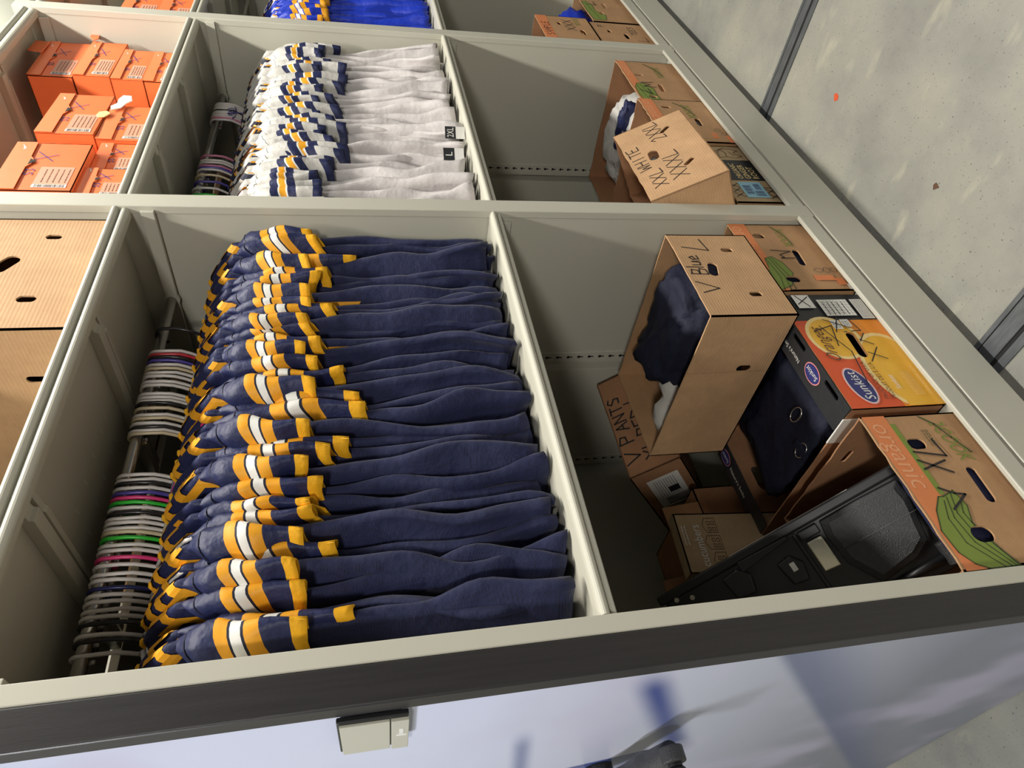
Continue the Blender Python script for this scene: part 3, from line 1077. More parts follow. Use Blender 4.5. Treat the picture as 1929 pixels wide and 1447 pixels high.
GR = 'royal blue jerseys on the farthest rail'
for k in range(12):
    xx = 2.975 + 0.048 * k
    jersey(xx, 500 + k, ROYAL, ['11', '23', '72', '18', '50', '20', '41', '33', '12', '62', '70', '81'][k], 'royal blue jersey with gold striped sleeve, %s on its rail from the near end' % ORD(k + 1), GR, spacing=0.044, droop=0.1 + 0.06 * (k % 4))
for i in range(8):
    xh = 3.13 + 0.030 * i
    hanger(xh, xh - 0.02, 'white' if i % 3 else 'navy', '%s plastic hanger over the royal blue jerseys, %s hook from the near end' % ('white' if i % 3 else 'dark navy', ORD(i + 1)), 'hangers on the farthest rail')


# ------------------------------------------------------------------ cartons
def panel2d(outline, holes, th):
    """flat board with holes cut in it; returns (verts, faces) in the xy plane, thickness along z from 0 to -th"""
    cu = bpy.data.curves.new('board', 'CURVE')
    cu.dimensions = '2D'
    cu.fill_mode = 'BOTH'
    cu.extrude = th / 2
    for pl in [outline] + holes:
        sp = cu.splines.new('POLY')
        sp.points.add(len(pl) - 1)
        for i, p in enumerate(pl):
            sp.points[i].co = (p[0], p[1], 0, 1)
        sp.use_cyclic_u = True
    o = bpy.data.objects.new('board', cu)
    COL.objects.link(o)
    dg = bpy.context.evaluated_depsgraph_get()
    me = bpy.data.meshes.new_from_object(o.evaluated_get(dg))
    vv = [(v.co.x, v.co.y, v.co.z - th / 2) for v in me.vertices]
    ff = [tuple(p.vertices) for p in me.polygons]
    bpy.data.objects.remove(o)
    bpy.data.curves.remove(cu)
    bpy.data.meshes.remove(me)
    return vv, ff


def slot(cx, cy, w_, h_, ang=0.0, n=20):
    """stadium-shaped hole"""
    r_ = min(w_, h_) / 2
    pts = []
    for k in range(n):
        a = 2 * pi * k / n
        px, py = r_ * cos(a), r_ * sin(a)
        if w_ > h_:
            px += (w_ / 2 - r_) * (1 if cos(a) >= 0 else -1)
        else:
            py += (h_ / 2 - r_) * (1 if sin(a) >= 0 else -1)
        pts.append((cx + px * cos(ang) - py * sin(ang), cy + px * sin(ang) + py * cos(ang)))
    return pts


def cut_holes(polys, holes):
    """print stops at the edge of a cut-out: subtracts convex holes from flat polygons"""
    def half(pl, a, b_, keep_in):
        out = []
        n = len(pl)
        sd = [((b_[0] - a[0]) * (p[1] - a[1]) - (b_[1] - a[1]) * (p[0] - a[0])) * (1 if keep_in else -1) for p in pl]
        for i in range(n):
            j = (i + 1) % n
            if sd[i] >= 0:
                out.append(pl[i])
            if (sd[i] > 0 and sd[j] < 0) or (sd[i] < 0 and sd[j] > 0):
                t_ = sd[i] / (sd[i] - sd[j])
                out.append((pl[i][0] + (pl[j][0] - pl[i][0]) * t_, pl[i][1] + (pl[j][1] - pl[i][1]) * t_))
        return out
    res = []
    for vv, ff in polys:
        keep = []
        for f in ff:
            P = [tuple(vv[i][:2]) for i in f]
            hit = [h for h in holes if not (max(p[0] for p in P) < min(q[0] for q in h) or min(p[0] for p in P) > max(q[0] for q in h)
                                            or max(p[1] for p in P) < min(q[1] for q in h) or min(p[1] for p in P) > max(q[1] for q in h))]
            if not hit:
                keep.append(f)
                continue
            tris = [P] if len(P) == 3 else [[P[i] for i in t_] for t_ in tessellate_polygon([[Vector((p[0], p[1], 0)) for p in P]])]
            for h in hit:
                nxt = []
                for tr_ in tris:
                    rest = tr_
                    for a, b_ in zip(h, h[1:] + h[:1]):
                        o_ = half(rest, a, b_, False)
                        if len(o_) > 2:
                            nxt.append(o_)
                        rest = half(rest, a, b_, True)
                        if len(rest) < 3:
                            break
                tris = nxt
            for tr_ in tris:
                ar_ = sum(tr_[i][0] * tr_[(i + 1) % len(tr_)][1] - tr_[(i + 1) % len(tr_)][0] * tr_[i][1] for i in range(len(tr_)))
                if abs(ar_) > 1e-9:
                    res.append((tr_, [tuple(range(len(tr_)))]))
        if keep:
            res.append((vv, keep))
    return res


class Carton:
    def __init__(self, name, loc, size, label, cat, m, group=None, rot=None, open_top=True, holes=None, inner=None, wall=0.004, wobble=0.0, skip=(), seed=0, basis=None):
        self.w, self.d, self.h = size
        self.t = empty(name, loc, label, cat, group, rot)
        if basis is not None:
            u, v, n = basis       # local x, y (depth), z axes in the world
            self.t.rotation_euler = Matrix((u, v, n)).transposed().to_euler()
        self.wall = wall
        holes = holes or {}
        self.holes = holes
        w_, d_, h_ = size
        rg = random.Random(seed)

        def outline(a, b_):
            pts = [(0, 0), (a, 0), (a, b_)]
            n = 14
            for k in range(1, n):
                pts.append((a - a * k / n, b_ - (rg.uniform(0, wobble) if wobble else 0)))
            pts.append((0, b_))
            return pts
        self.faces = {
            'front': Matrix(((1, 0, 0, 0), (0, 0, -1, 0), (0, 1, 0, 0), (0, 0, 0, 1))),
            'back': Matrix(((-1, 0, 0, w_), (0, 0, 1, d_), (0, 1, 0, 0), (0, 0, 0, 1))),
            'left': Matrix(((0, 0, -1, 0), (-1, 0, 0, d_), (0, 1, 0, 0), (0, 0, 0, 1))),
            'right': Matrix(((0, 0, 1, w_), (1, 0, 0, 0), (0, 1, 0, 0), (0, 0, 0, 1))),
            'top': Matrix(((1, 0, 0, 0), (0, 1, 0, 0), (0, 0, 1, h_), (0, 0, 0, 1))),
            'bottom': Matrix(((1, 0, 0, 0), (0, -1, 0, d_), (0, 0, -1, 0), (0, 0, 0, 1)))}
        dims = {'front': (w_, h_), 'back': (w_, h_), 'left': (d_, h_), 'right': (d_, h_), 'top': (w_, d_), 'bottom': (w_, d_)}
        self.parts = {}
        for f, Mx in self.faces.items():
            if f in skip or (f == 'top' and open_top):
                continue
            a, b_ = dims[f]
            vv, ff = panel2d(outline(a, b_) if f in ('front', 'back', 'left', 'right') else [(0, 0), (a, 0), (a, b_), (0, b_)], holes.get(f, []), wall)
            mb = MB()
            mb.add([Mx @ Vector(p) for p in vv], ff)
            mats_ = inner.get(f, m) if isinstance(inner, dict) else m
            self.parts[f] = mb.build({'front': 'front_panel', 'back': 'back_panel', 'left': 'side_panel', 'right': 'side_panel', 'top': 'top_panel', 'bottom': 'bottom_panel'}[f], mats_, self.t)
        self.lv = {}

    def decal(self, face, polys, m, name, lift=0.0006, label=None):
        """polys: [(2-D verts, faces)] laid on a face"""
        k = self.lv.get(face, 0)
        self.lv[face] = k + 1
        z = lift + 0.00025 * k
        Mx = self.faces[face]
        mb = MB()
        if self.holes.get(face):
            polys = cut_holes(polys, self.holes[face])
        for vv, ff in polys:
            mb.add([Mx @ Vector((p[0], p[1], z)) for p in vv], ff)
        return mb.build(name, m, self.parts[face], label=label)

    def text(self, face, s, x, y, size, m, ang=0.0, name='printed_lettering', align='LEFT', sx=1.0, shear=0.0, lift=0.0006):
        out = []
        for vv, ff in text_polys(s, size, align, shear):
            out.append(([(x + (u * sx) * cos(ang) - v * sin(ang), y + (u * sx) * sin(ang) + v * cos(ang)) for u, v in vv], ff))
        return self.decal(face, out, m, name, lift=lift)

    def strokes(self, face, lines, m=None, wd=0.0035, name='marker_writing', lift=0.0006):
        out = []
        for ln in lines:
            for (a, b_) in zip(ln[:-1], ln[1:]):
                dx, dy = b_[0] - a[0], b_[1] - a[1]
                l = math.hypot(dx, dy) or 1e-6
                nx_, ny_ = -dy / l * wd / 2, dx / l * wd / 2
                ex, ey = dx / l * wd * 0.3, dy / l * wd * 0.3
                out.append(([(a[0] - ex + nx_, a[1] - ey + ny_), (a[0] - ex - nx_, a[1] - ey - ny_), (b_[0] + ex - nx_, b_[1] + ey - ny_), (b_[0] + ex + nx_, b_[1] + ey + ny_)], [(0, 1, 2, 3)]))
        return self.decal(face, out, m or M['ink'], name, lift=lift)


GL = {  # stroke letters in a unit box
    'A': [[(0, 0), (.5, 1), (1, 0)], [(.2, .4), (.85, .45)]], 'B': [[(0, 0), (.05, 1), (.7, .85), (.6, .55), (.05, .5), (.85, .4), (.75, .05), (0, 0)]],
    'C': [[(.9, .85), (.5, 1), (.1, .6), (.1, .3), (.5, 0), (.95, .15)]], 'D': [[(0, 0), (0, 1), (.8, .7), (.85, .3), (0, 0)]],
    'E': [[(.9, 1), (0, .95), (0, 0), (.95, 0)], [(0, .5), (.7, .5)]], 'F': [[(.9, 1), (0, 1), (0, 0)], [(0, .5), (.7, .5)]],
    'H': [[(0, 0), (0, 1)], [(.9, 0), (.9, 1)], [(0, .5), (.9, .5)]], 'I': [[(.5, 0), (.5, 1)]], 'L': [[(.1, 1), (0, 0), (.95, .1)]],
    'M': [[(0, 0), (.1, 1), (.5, .35), (.9, 1), (1, 0)]], 'N': [[(0, 0), (0, 1), (.9, 0), (.9, 1)]], 'O': [[(.5, 1), (.1, .7), (.1, .3), (.5, 0), (.9, .3), (.9, .7), (.5, 1)]],
    'P': [[(0, 0), (0, 1), (.8, .85), (.7, .5), (0, .45)]], 'R': [[(0, 0), (0, 1), (.8, .85), (.7, .5), (0, .45), (.9, 0)]],
    'S': [[(.9, .85), (.4, 1), (.1, .7), (.8, .4), (.7, .05), (.05, .1)]], 'T': [[(.5, 0), (.5, 1)], [(0, 1), (1, .95)]], 'V': [[(0, 1), (.45, 0), (1, .95)]],
    'W': [[(0, 1), (.2, 0), (.5, .7), (.8, 0), (1, 1)]], 'X': [[(0, 0), (1, 1)], [(0, 1), (1, 0)]], 'U': [[(0, 1), (.1, .1), (.8, .1), (.9, 1)]],
    'l': [[(.4, 1.1), (.4, 0)]], 'u': [[(.1, .6), (.15, 0), (.7, .05), (.8, .6)], [(.8, .6), (.85, 0)]], 'e': [[(.1, .3), (.8, .35), (.6, .65), (.2, .55), (.15, .1), (.9, .05)]],
    '2': [[(.1, .8), (.5, 1), (.8, .7), (.1, 0), (.95, .05)]], '3': [[(.1, .9), (.7, .9), (.4, .55), (.8, .3), (.4, 0), (.05, .1)]], ' ': [], '/': [[(0, 0), (1, 1)]]}


def write(s, x, y, h_, wd_=None, ang=0.0, gap=1.25):
    wd_ = wd_ or h_ * 0.62
    out = []
    for i, ch in enumerate(s):
        for ln in GL.get(ch, []):
            pl = []
            for (a, b_) in ln:
                u, v = i * wd_ * gap + a * wd_, b_ * h_
                pl.append((x + u * cos(ang) - v * sin(ang), y + u * sin(ang) + v * cos(ang)))
            out.append(pl)
    return out


def poly(pts):
    return [(pts, [tuple(range(len(pts)))])]


def ell(cx, cy, a, b_, n=28, ang=0.0):
    return [(cx + a * cos(t_) * cos(ang) - b_ * sin(t_) * sin(ang), cy + a * cos(t_) * sin(ang) + b_ * sin(t_) * cos(ang)) for t_ in [2 * pi * k / n for k in range(n)]]


def ringpoly(cx, cy, a, b_, wd, n=28, ang=0.0):
    o_, i_ = ell(cx, cy, a, b_, n, ang), ell(cx, cy, a - wd, b_ - wd, n, ang)
    return [(o_ + i_, [(k, (k + 1) % n, n + (k + 1) % n, n + k) for k in range(n)])]


def rects(lst):
    return [([(a, b_), (c, b_), (c, d_), (a, d_)], [(0, 1, 2, 3)]) for (a, b_, c, d_) in lst]


def barcode(x, y, w_, h_, seed=1, vertical=False):
    rg = random.Random(seed)
    out, u = [], 0.0
    L_ = w_ if not vertical else h_
    while u < L_:
        t_ = rg.choice([0.0008, 0.0014, 0.002])
        out.append((x + u, y, x + u + t_, y + h_) if not vertical else (x, y + u, x + w_, y + u + t_))
        u += t_ + rg.choice([0.0008, 0.0012, 0.002])
    return rects(out)


def scribble_lines(x, y, w_, n, dy, h_=0.0012, seed=3):
    rg = random.Random(seed)
    out = []
    for k in range(n):
        u = 0
        while u < w_:
            l = rg.uniform(0.003, 0.010)
            out.append((x + u, y - k * dy, x + min(w_, u + l), y - k * dy + h_))
            u += l + 0.002
    return rects(out)


# heap of cloth
def heap(name, loc, size, m, label, cat, seed, group=None, amp=0.22, rot=(0, 0, 0), res=44, extra=None, top_only=False):
    rg = random.Random(seed)
    off = Vector((rg.uniform(0, 50), rg.uniform(0, 50), rg.uniform(0, 50)))
    t = empty(name, loc, label, cat, group, rot)
    mb = MB()
    nu, nv = res, res // 2
    vs = []
    for j in range(nv + 1):
        th = pi * j / nv
        for i in range(nu):
            ph = 2 * pi * i / nu
            d = Vector((sin(th) * cos(ph), sin(th) * sin(ph), cos(th)))
            q = Vector([math.copysign(abs(c) ** 0.6, c) for c in d])
            n1 = noise.noise(d * 1.6 + off)
            n2 = 1 - abs(noise.noise(d * 3.4 + off * 1.7)) * 2
            n3 = 1 - abs(noise.noise(d * 8.0 + off * 0.7)) * 2
            k = 1 + amp * (0.8 * n1 + 0.42 * n2 + 0.20 * n3 - 0.4)
            vs.append((q.x * k * size[0] / 2, q.y * k * size[1] / 2, q.z * k * size[2] / 2))
    fs = []
    for j in range(nv):
        for i in range(nu):
            a, c = j * nu + i, j * nu + (i + 1) % nu
            fs.append((a, a + nu, c + nu, c))
    mb.add(vs, fs)
    mb.build('folded_cloth', m, t, smooth=True)
    return t


ZB = -1.325 + 0.0006      # base shelf surface
# --- nearest bay, bottom -------------------------------------------------
# carton at the far end of the nearest bay, green squash print, marked M
c = Carton('squash_carton', (1.268, 1.030, ZB), (0.312, 0.50, 0.258), 'printed produce carton marked M below the plain carton, against the upright', 'box', M['card'], 'printed produce cartons', seed=3, wobble=0.003,
           holes={'front': [slot(0.252, 0.183, 0.024, 0.038), slot(0.147, 0.104, 0.075, 0.022, -0.10), slot(0.048, 0.172, 0.026, 0.042)], 'right': [slot(0.25, 0.18, 0.09, 0.03)], 'left': [slot(0.25, 0.18, 0.09, 0.03)]})
c.decal('front', rects([(0.0, 0.205, 0.312, 0.258)]), M['print_orange'], 'orange_band')
c.text('front', 'organic', 0.300, 0.253, 0.062, M['print_pale'], pi, sx=0.85)
for pts in ([(0.0, 0.235), (0.02, 0.19), (0.075, 0.160), (0.125, 0.170), (0.15, 0.190), (0.142, 0.215), (0.10, 0.222), (0.03, 0.255), (0.0, 0.258)],):
    c.decal('front', poly(pts), M['print_green'], 'squash_print')
c.strokes('front', [[(0.0, 0.185), (0.06, 0.178), (0.145, 0.195)], [(0.0, 0.20), (0.06, 0.192), (0.147, 0.203)], [(0.0, 0.22), (0.06, 0.206), (0.142, 0.213)], [(0.0, 0.235), (0.02, 0.19), (0.075, 0.160), (0.125, 0.170), (0.15, 0.190), (0.142, 0.215), (0.10, 0.222)]], M['print_dark'], 0.0022, 'squash_outline')
c.text('front', '2COOK', 0.292, 0.122, 0.038, M['print_green'], pi, sx=0.7, shear=0.3)
c.strokes('front', [[(0.300, 0.128), (0.270, 0.110), (0.235, 0.098), (0.205, 0.095)]], M['print_dark'], 0.003, 'swash')
c.strokes('front', [[(0.180, 0.180), (0.174, 0.120), (0.158, 0.160), (0.145, 0.152), (0.142, 0.162), (0.142, 0.120)]], wd=0.0035)
c.decal('front', rects([(0.04, 0.045, 0.062, 0.105), (0.02, 0.02, 0.05, 0.045)]), M['print_orange'], 'badge_print')
c.decal('front', ringpoly(0.085, 0.075, 0.010, 0.014, 0.0014) + ringpoly(0.085, 0.050, 0.012, 0.010, 0.0014) + ringpoly(0.085, 0.028, 0.010, 0.010, 0.0014), M['print_black'], 'badge_outline')
c.decal('front', rects([(0.0, 0.006, 0.022, 0.022)]), M['print_white'], 'white_sticker')
heap('practice_pants', (1.424, 1.24, ZB + 0.120), (0.29, 0.39, 0.225), M['darkcloth'], 'dark navy cloth inside the squash printed carton marked M', 'clothing', 21, amp=0.07)

# orange printed fruit carton
c = Carton('orange_carton', (0.856, 1.040, ZB), (0.402, 0.555, 0.250), 'bright orange and yellow fruit carton marked XL beside the M carton', 'box', M['card_dark'], 'printed produce cartons', seed=5, wobble=0.002,
           holes={'front': [slot(0.207, 0.118, 0.092, 0.026, -0.07)], 'back': [slot(0.20, 0.15, 0.09, 0.04)], 'right': [slot(0.27, 0.16, 0.09, 0.03)]})
W_, H_ = 0.402, 0.250
c.decal('front', rects([(0, 0, W_, H_)]), M['print_peel'], 'printed_front')
c.decal('front', rects([(0.30, 0.0, W_, H_)]), M['print_black'], 'dark_header')
c.decal('front', poly([(0, 0.11), (0.12, 0.12), (0.2, 0.145), (0.3, 0.20), (0.30, 0.25), (0, 0.25)]), M['print_red'], 'red_field')
c.decal('front', poly([p for p in ell(0.235, 0.165, 0.075, 0.070) if p[1] < 0.25]), M['print_yellow'], 'fruit_print')
c.decal('front', ringpoly(0.235, 0.165, 0.079, 0.074, 0.010), M['print_cream'], 'fruit_rind')
c.decal('front', poly([(max(0, min(0.29, p[0])), max(0.0, p[1])) for p in ell(0.115, 0.050, 0.125, 0.085)]), M['print_yellow'], 'fruit_print')
c.decal('front', [(v, f) for v, f in [([(max(0, min(0.295, p[0])), max(0.0, min(0.25, p[1]))) for p in ringpoly(0.115, 0.050, 0.133, 0.093, 0.012)[0][0]], ringpoly(0.115, 0.050, 0.133, 0.093, 0.012)[0][1])]], M['print_cream'], 'fruit_rind')
c.decal('front', poly([(0, 0.10), (0.03, 0.095), (0.05, 0.06), (0.06, 0.0), (0.0, 0.0)]), M['print_yellow'], 'fruit_print')
c.decal('front', poly(ell(0.068, 0.190, 0.060, 0.033, ang=0.12)), M['print_pink'], 'emblem_rim')
c.decal('front', poly(ell(0.068, 0.190, 0.0565, 0.0300, ang=0.12)), M['print_white'], 'emblem_rim')
c.decal('front', poly(ell(0.068, 0.190, 0.054, 0.0275, ang=0.12)), M['print_navy'], 'emblem_field')
c.text('front', 'Sunkist', 0.068, 0.178, 0.036, M['print_white'], 0.12, align='CENTER', sx=0.88, shear=0.2)
c.text('front', 'Oranges', 0.145, 0.190, 0.050, M['print_brown'], 0.0, sx=0.72, shear=0.5)
c.text('front', 'PRODUCE OF U.S.A.', 0.022, 0.138, 0.018, M['print_brown'], 0.0, sx=0.78)
c.text('front', "PRODUIT DES É.-U.A.", 0.022, 0.118, 0.018, M['print_brown'], 0.0, sx=0.72)
c.text('front', 'Sunkist', 0.050, 0.088, 0.020, M['print_white'], 0.0, sx=0.8, shear=0.2)
c.decal('front', scribble_lines(0.030, 0.062, 0.075, 7, 0.0042), M['print_cream'], 'small_print')
c.text('front', 'www.sunkist.com', 0.030, 0.018, 0.013, M['print_cream'], 0.0)
# nutrition table and weight boxes on the dark header
c.decal('front', rects([(0.312, 0.055, 0.378, 0.145), (0.345, 0.160, 0.398, 0.210), (0.270, 0.095, 0.298, 0.120), (0.262, 0.125, 0.296, 0.150), (0.30, 0.008, 0.378, 0.045)]), M['print_white'], 'white_table')
gl = []
for k in range(7):
    gl.append((0.312 + k * 0.011, 0.055, 0.3126 + k * 0.011, 0.145))
for k in range(10):
    gl.append((0.312, 0.055 + k * 0.010, 0.378, 0.0556 + k * 0.010))
c.decal('front', rects(gl) + scribble_lines(0.318, 0.130, 0.05, 5, 0.014, 0.003, seed=8) + scribble_lines(0.304, 0.040, 0.07, 7, 0.0045, 0.001, 9) + scribble_lines(0.273, 0.115, 0.02, 4, 0.005, 0.0015, 4) + scribble_lines(0.266, 0.145, 0.025, 4, 0.005, 0.0015, 5), M['print_black'], 'table_print')
c.strokes('front', write('X', 0.265, 0.105, 0.05, 0.05, 0.3) + [[(0.255, 0.215), (0.275, 0.155), (0.20, 0.175)], [(0.275, 0.19), (0.18, 0.150), (0.065, 0.170)]] +
          write('XXL', 0.150, 0.065, 0.05, 0.042, 0.15) + [[(0.36, 0.205), (0.39, 0.165)], [(0.35, 0.175), (0.395, 0.200)]], wd=0.0030)
# black top flange along the front with two hand slots
fl_v, fl_f = panel2d([(0, 0), (W_, 0), (W_ - 0.004, 0.078), (0.006, 0.080)], [slot(0.075, 0.016, 0.062, 0.013), slot(0.240, 0.016, 0.062, 0.013)], 0.004)
mb = MB()
mb.add([Vector((p[0], p[1] + 0.001, p[2] + H_ + 0.004)) for p in fl_v], fl_f)
fo = mb.build('top_flange', M['print_black'], c.t, label='black top flange with hand slots')
for (cx, cy, s_, txt) in ((0.150, 0.038, 0.018, 'Sunkist'),):
    e1 = MB().add([(p[0], p[1], H_ + 0.0046) for p in ell(cx, cy, 0.034, 0.023)], [tuple(range(28))])
    e1.build('emblem_rim', M['print_pink'], fo)
    e2 = MB().add([(p[0], p[1], H_ + 0.0050) for p in ell(cx, cy, 0.031, 0.0205)], [tuple(range(28))])
    e2.build('emblem_field', M['print_navy'], fo)
    e3 = MB()
    for vv, ff in text_polys('Sunkist', 0.019, 'CENTER', 0.2):
        e3.add([(cx + u * 0.9, cy - 0.006 + v, H_ + 0.0054) for u, v in vv], ff)
    for vv, ff in text_polys("Nature's Smile", 0.016):
        e3.add([(cx + 0.055 + u, 0.048 + v, H_ + 0.0054) for u, v in vv], ff)
    e3.build('printed_lettering', M['print_white'], fo)
fl_v, fl_f = panel2d([(0, 0), (0.30, 0), (0.30, 0.062), (0.0, 0.062)], [], 0.004)
mb = MB()
mb.add([Vector((p[0] + 0.004, p[1] + 0.490, p[2] + H_ + 0.002)) for p in fl_v], fl_f)
fo = mb.build('rear_flange', M['print_black'], c.t, label='black rear flange with oval emblem')
e1 = MB().add([(p[0], p[1], H_ + 0.0030) for p in ell(0.265, 0.52, 0.030, 0.021)], [tuple(range(28))])
e1.build('emblem_rim', M['print_pink'], fo)
e2 = MB().add([(p[0], p[1], H_ + 0.0034) for p in ell(0.265, 0.52, 0.028, 0.019)], [tuple(range(28))])
e2.build('emblem_field', M['print_navy'], fo)
e3 = MB()
for vv, ff in text_polys('Sunkist', 0.017, 'CENTER', 0.2):
    e3.add([(0.265 + u * 0.9, 0.515 + v, H_ + 0.0038) for u, v in vv], ff)
for vv, ff in text_polys("Nature's Smile", 0.018):
    e3.add([(0.225 - u, 0.528 - v, H_ + 0.0038) for u, v in vv], ff)
e3.build('printed_lettering', M['print_white'], fo)
sf = MB().box(-0.003, 0.001, 0.035, 0.120, H_ - 0.05, H_ + 0.006)
sf.build('corner_flap', M['print_white'], c.t, bevel=0.001)
tb_ = heap('equipment_bag', (1.060, 1.310, ZB + 0.128), (0.36, 0.42, 0.20), M['darkcloth'], 'dark navy cloth bag with metal rings inside the orange fruit carton', 'bag', 31, amp=0.30)
for (bx, by, bz) in ((-0.135, -0.03, 0.102), (-0.06, -0.085, 0.104)):
    rg_ = MB()
    rg_.tube([(bx + 0.016 * cos(a), by + 0.022 * sin(a), bz + 0.004 * sin(a)) for a in [2 * pi * k / 20 for k in range(21)]], 0.0017, 6, caps=False)
    rg_.build('metal_ring', M['rod'], tb_, smooth=True)
st = MB().box(-0.165, -0.105, -0.042, -0.018, 0.100, 0.105)
st.build('webbing_strap', M['darkcloth'], tb_, bevel=0.002)

# organic carton at the near end, marked XL
c = Carton('vegetable_carton', (0.4465, 1.030, ZB), (0.3765, 0.405, 0.258), 'torn-edged organic vegetable carton marked XL beside the end upright', 'box', M['card'], 'printed produce cartons', seed=9, wobble=0.004,
           holes={'front': [slot(0.295, 0.162, 0.030, 0.044), slot(0.182, 0.082, 0.090, 0.024, -0.07), slot(0.070, 0.163, 0.036, 0.050)], 'right': [slot(0.14, 0.215, 0.045, 0.016, 0.1)], 'left': [slot(0.2, 0.2, 0.05, 0.03)]},
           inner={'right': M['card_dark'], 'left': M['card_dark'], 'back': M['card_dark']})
c.decal('front', poly([(0.0, 0.258 - 0.006), (0.0, 0.205), (0.10, 0.205), (0.18, 0.19), (0.376, 0.196), (0.376, 0.258 - 0.005)]), M['print_orange'], 'orange_band')
c.decal('front', rects([(0.165, 0.183, 0.352, 0.196)]), M['print_green'], 'green_band')
c.text('front', 'organic', 0.358, 0.243, 0.064, M['print_pale'], pi, sx=0.92, shear=0.15)
zp = [(0.160, 0.203), (0.130, 0.228), (0.085, 0.248), (0.038, 0.243), (0.012, 0.224), (0.0, 0.200), (0.0, 0.130), (0.035, 0.148), (0.097, 0.168), (0.135, 0.152), (0.172, 0.160), (0.160, 0.190)]
c.decal('front', poly(zp), M['print_green'], 'courgette_print')
c.strokes('front', [zp + [zp[0]], [(0.150, 0.196), (0.11, 0.214), (0.055, 0.212), (0.0, 0.165)], [(0.158, 0.185), (0.11, 0.200), (0.055, 0.193), (0.0, 0.150)], [(0.166, 0.170), (0.12, 0.186), (0.06, 0.178), (0.0, 0.140)], [(0.148, 0.158), (0.12, 0.172), (0.07, 0.166), (0.0, 0.134)]], M['print_dark'], 0.0026, 'courgette_outline')
c.text('front', '2COOK', 0.355, 0.098, 0.052, M['print_green'], pi + 0.12, sx=0.62, shear=0.4)
c.strokes('front', [[(0.368, 0.112), (0.345, 0.086), (0.305, 0.068), (0.262, 0.046)]], M['print_dark'], 0.004, 'swash')
c.decal('front', [([(0.330 - p[0], 0.118 - p[1]) for p in v], f) for v, f in scribble_lines(0, 0, 0.045, 3, 0.006, 0.002, 6)], M['print_dark'], 'small_print')
c.strokes('front', [[(0.273, 0.187), (0.257, 0.115), (0.303, 0.121)], [(0.251, 0.191), (0.214, 0.127)], [(0.246, 0.126), (0.227, 0.190)],
                    [(0.180, 0.190), (0.164, 0.161), (0.160, 0.138), (0.128, 0.188)]], wd=0.0048)
heap('blue_jersey_bundle', (0.632, 1.083, ZB + 0.098), (0.34, 0.085, 0.185), M['navymesh'], 'dark blue mesh cloth inside the organic vegetable carton', 'clothing', 41, amp=0.07)

# plain carton on top, marked V BLUE L
c = Carton('plain_carton', (1.137, 1.000, ZB + 0.2595), (0.342, 0.550, 0.240), 'open plain brown carton marked V Blue L on top of the fruit cartons', 'box', M['card_light'], 'plain brown cartons', seed=11, wobble=0.002,
           holes={'front': [slot(0.271, 0.085, 0.019, 0.036), slot(0.186, 0.160, 0.058, 0.028, -0.28), slot(0.082, 0.083, 0.019, 0.036)], 'left': [slot(0.550 - 0.187, 0.078, 0.024, 0.042)], 'right': [slot(0.2, 0.08, 0.045, 0.02)]},
           inner={'back': M['card'], 'right': M['card']})
zo = ZB + 0.2595


def vb(lst):
    return [[(a - 1.137, b_ - zo) for (a, b_) in ln] for ln in lst]


c.strokes('front', vb([[(1.421, -0.852), (1.405, -0.924), (1.457, -0.914)], [(1.243, -0.891), (1.271, -0.835)], [(1.227, -0.841), (1.243, -0.891)],
                       [(1.304, -0.836), (1.301, -0.884)], [(1.304, -0.838), (1.322, -0.842), (1.318, -0.858), (1.304, -0.861)], [(1.304, -0.861), (1.325, -0.865), (1.320, -0.882), (1.301, -0.884)],
                       [(1.333, -0.832), (1.331, -0.880)], [(1.341, -0.854), (1.341, -0.876), (1.352, -0.878), (1.356, -0.856)], [(1.356, -0.856), (1.358, -0.878)],
                       [(1.366, -0.870), (1.379, -0.866), (1.374, -0.855), (1.365, -0.862), (1.367, -0.880), (1.382, -0.878)]]), wd=0.0036)
c.strokes('left', [[(0.55 - 0.197, 0.0), (0.55 - 0.20, 0.24)]], M['card_dark'], 0.0012, 'fold_crease')
heap('navy_practice_jerseys', (1.322, 1.216, zo + 0.135), (0.245, 0.36, 0.245), M['darkcloth'], 'rumpled near-black practice clothes spilling from the plain carton', 'clothing', 51, amp=0.26)
heap('navy_mesh_bundle', (1.260, 1.400, zo + 0.085), (0.16, 0.20, 0.12), M['navymesh'], 'navy mesh cloth in the plain carton under the white sock', 'clothing', 52, amp=0.25)
sk = empty('white_sock', (1.222, 1.375, zo + 0.195), 'crumpled white sock lying in the open plain carton', 'sock', rot=(0.1, 0.1, -1.3))
mb = MB()
rg = random.Random(4)
sp_ = [(0.060, 0.03, 0.0), (0.045, 0.02, 0.012), (0.020, 0.01, 0.012), (-0.005, 0.0, 0.006), (-0.035, 0.01, 0.0), (-0.065, 0.0, -0.004), (-0.095, 0.01, -0.012)]
mb.tube([(a_ * 1.35, b_, c_) for a_, b_, c_ in sp_], 0.02, 14, radii=[0.006, 0.032, 0.035, 0.020, 0.033, 0.038, 0.016])
for i, v in enumerate(mb.v):
    n_ = noise.noise(Vector(v) * 40) * 0.008
    mb.v[i] = (v[0] + n_, v[1] + n_, v[2] * 0.8 + n_)
o = mb.build('sock_knit', M['whitecloth'], sk, smooth=True)

# taped carton lying tilted on the rear side
th = radians(35)
ux, e1, e2 = Vector((1, 0, 0)), Vector((0, -sin(th), -cos(th))), Vector((0, cos(th), -sin(th)))
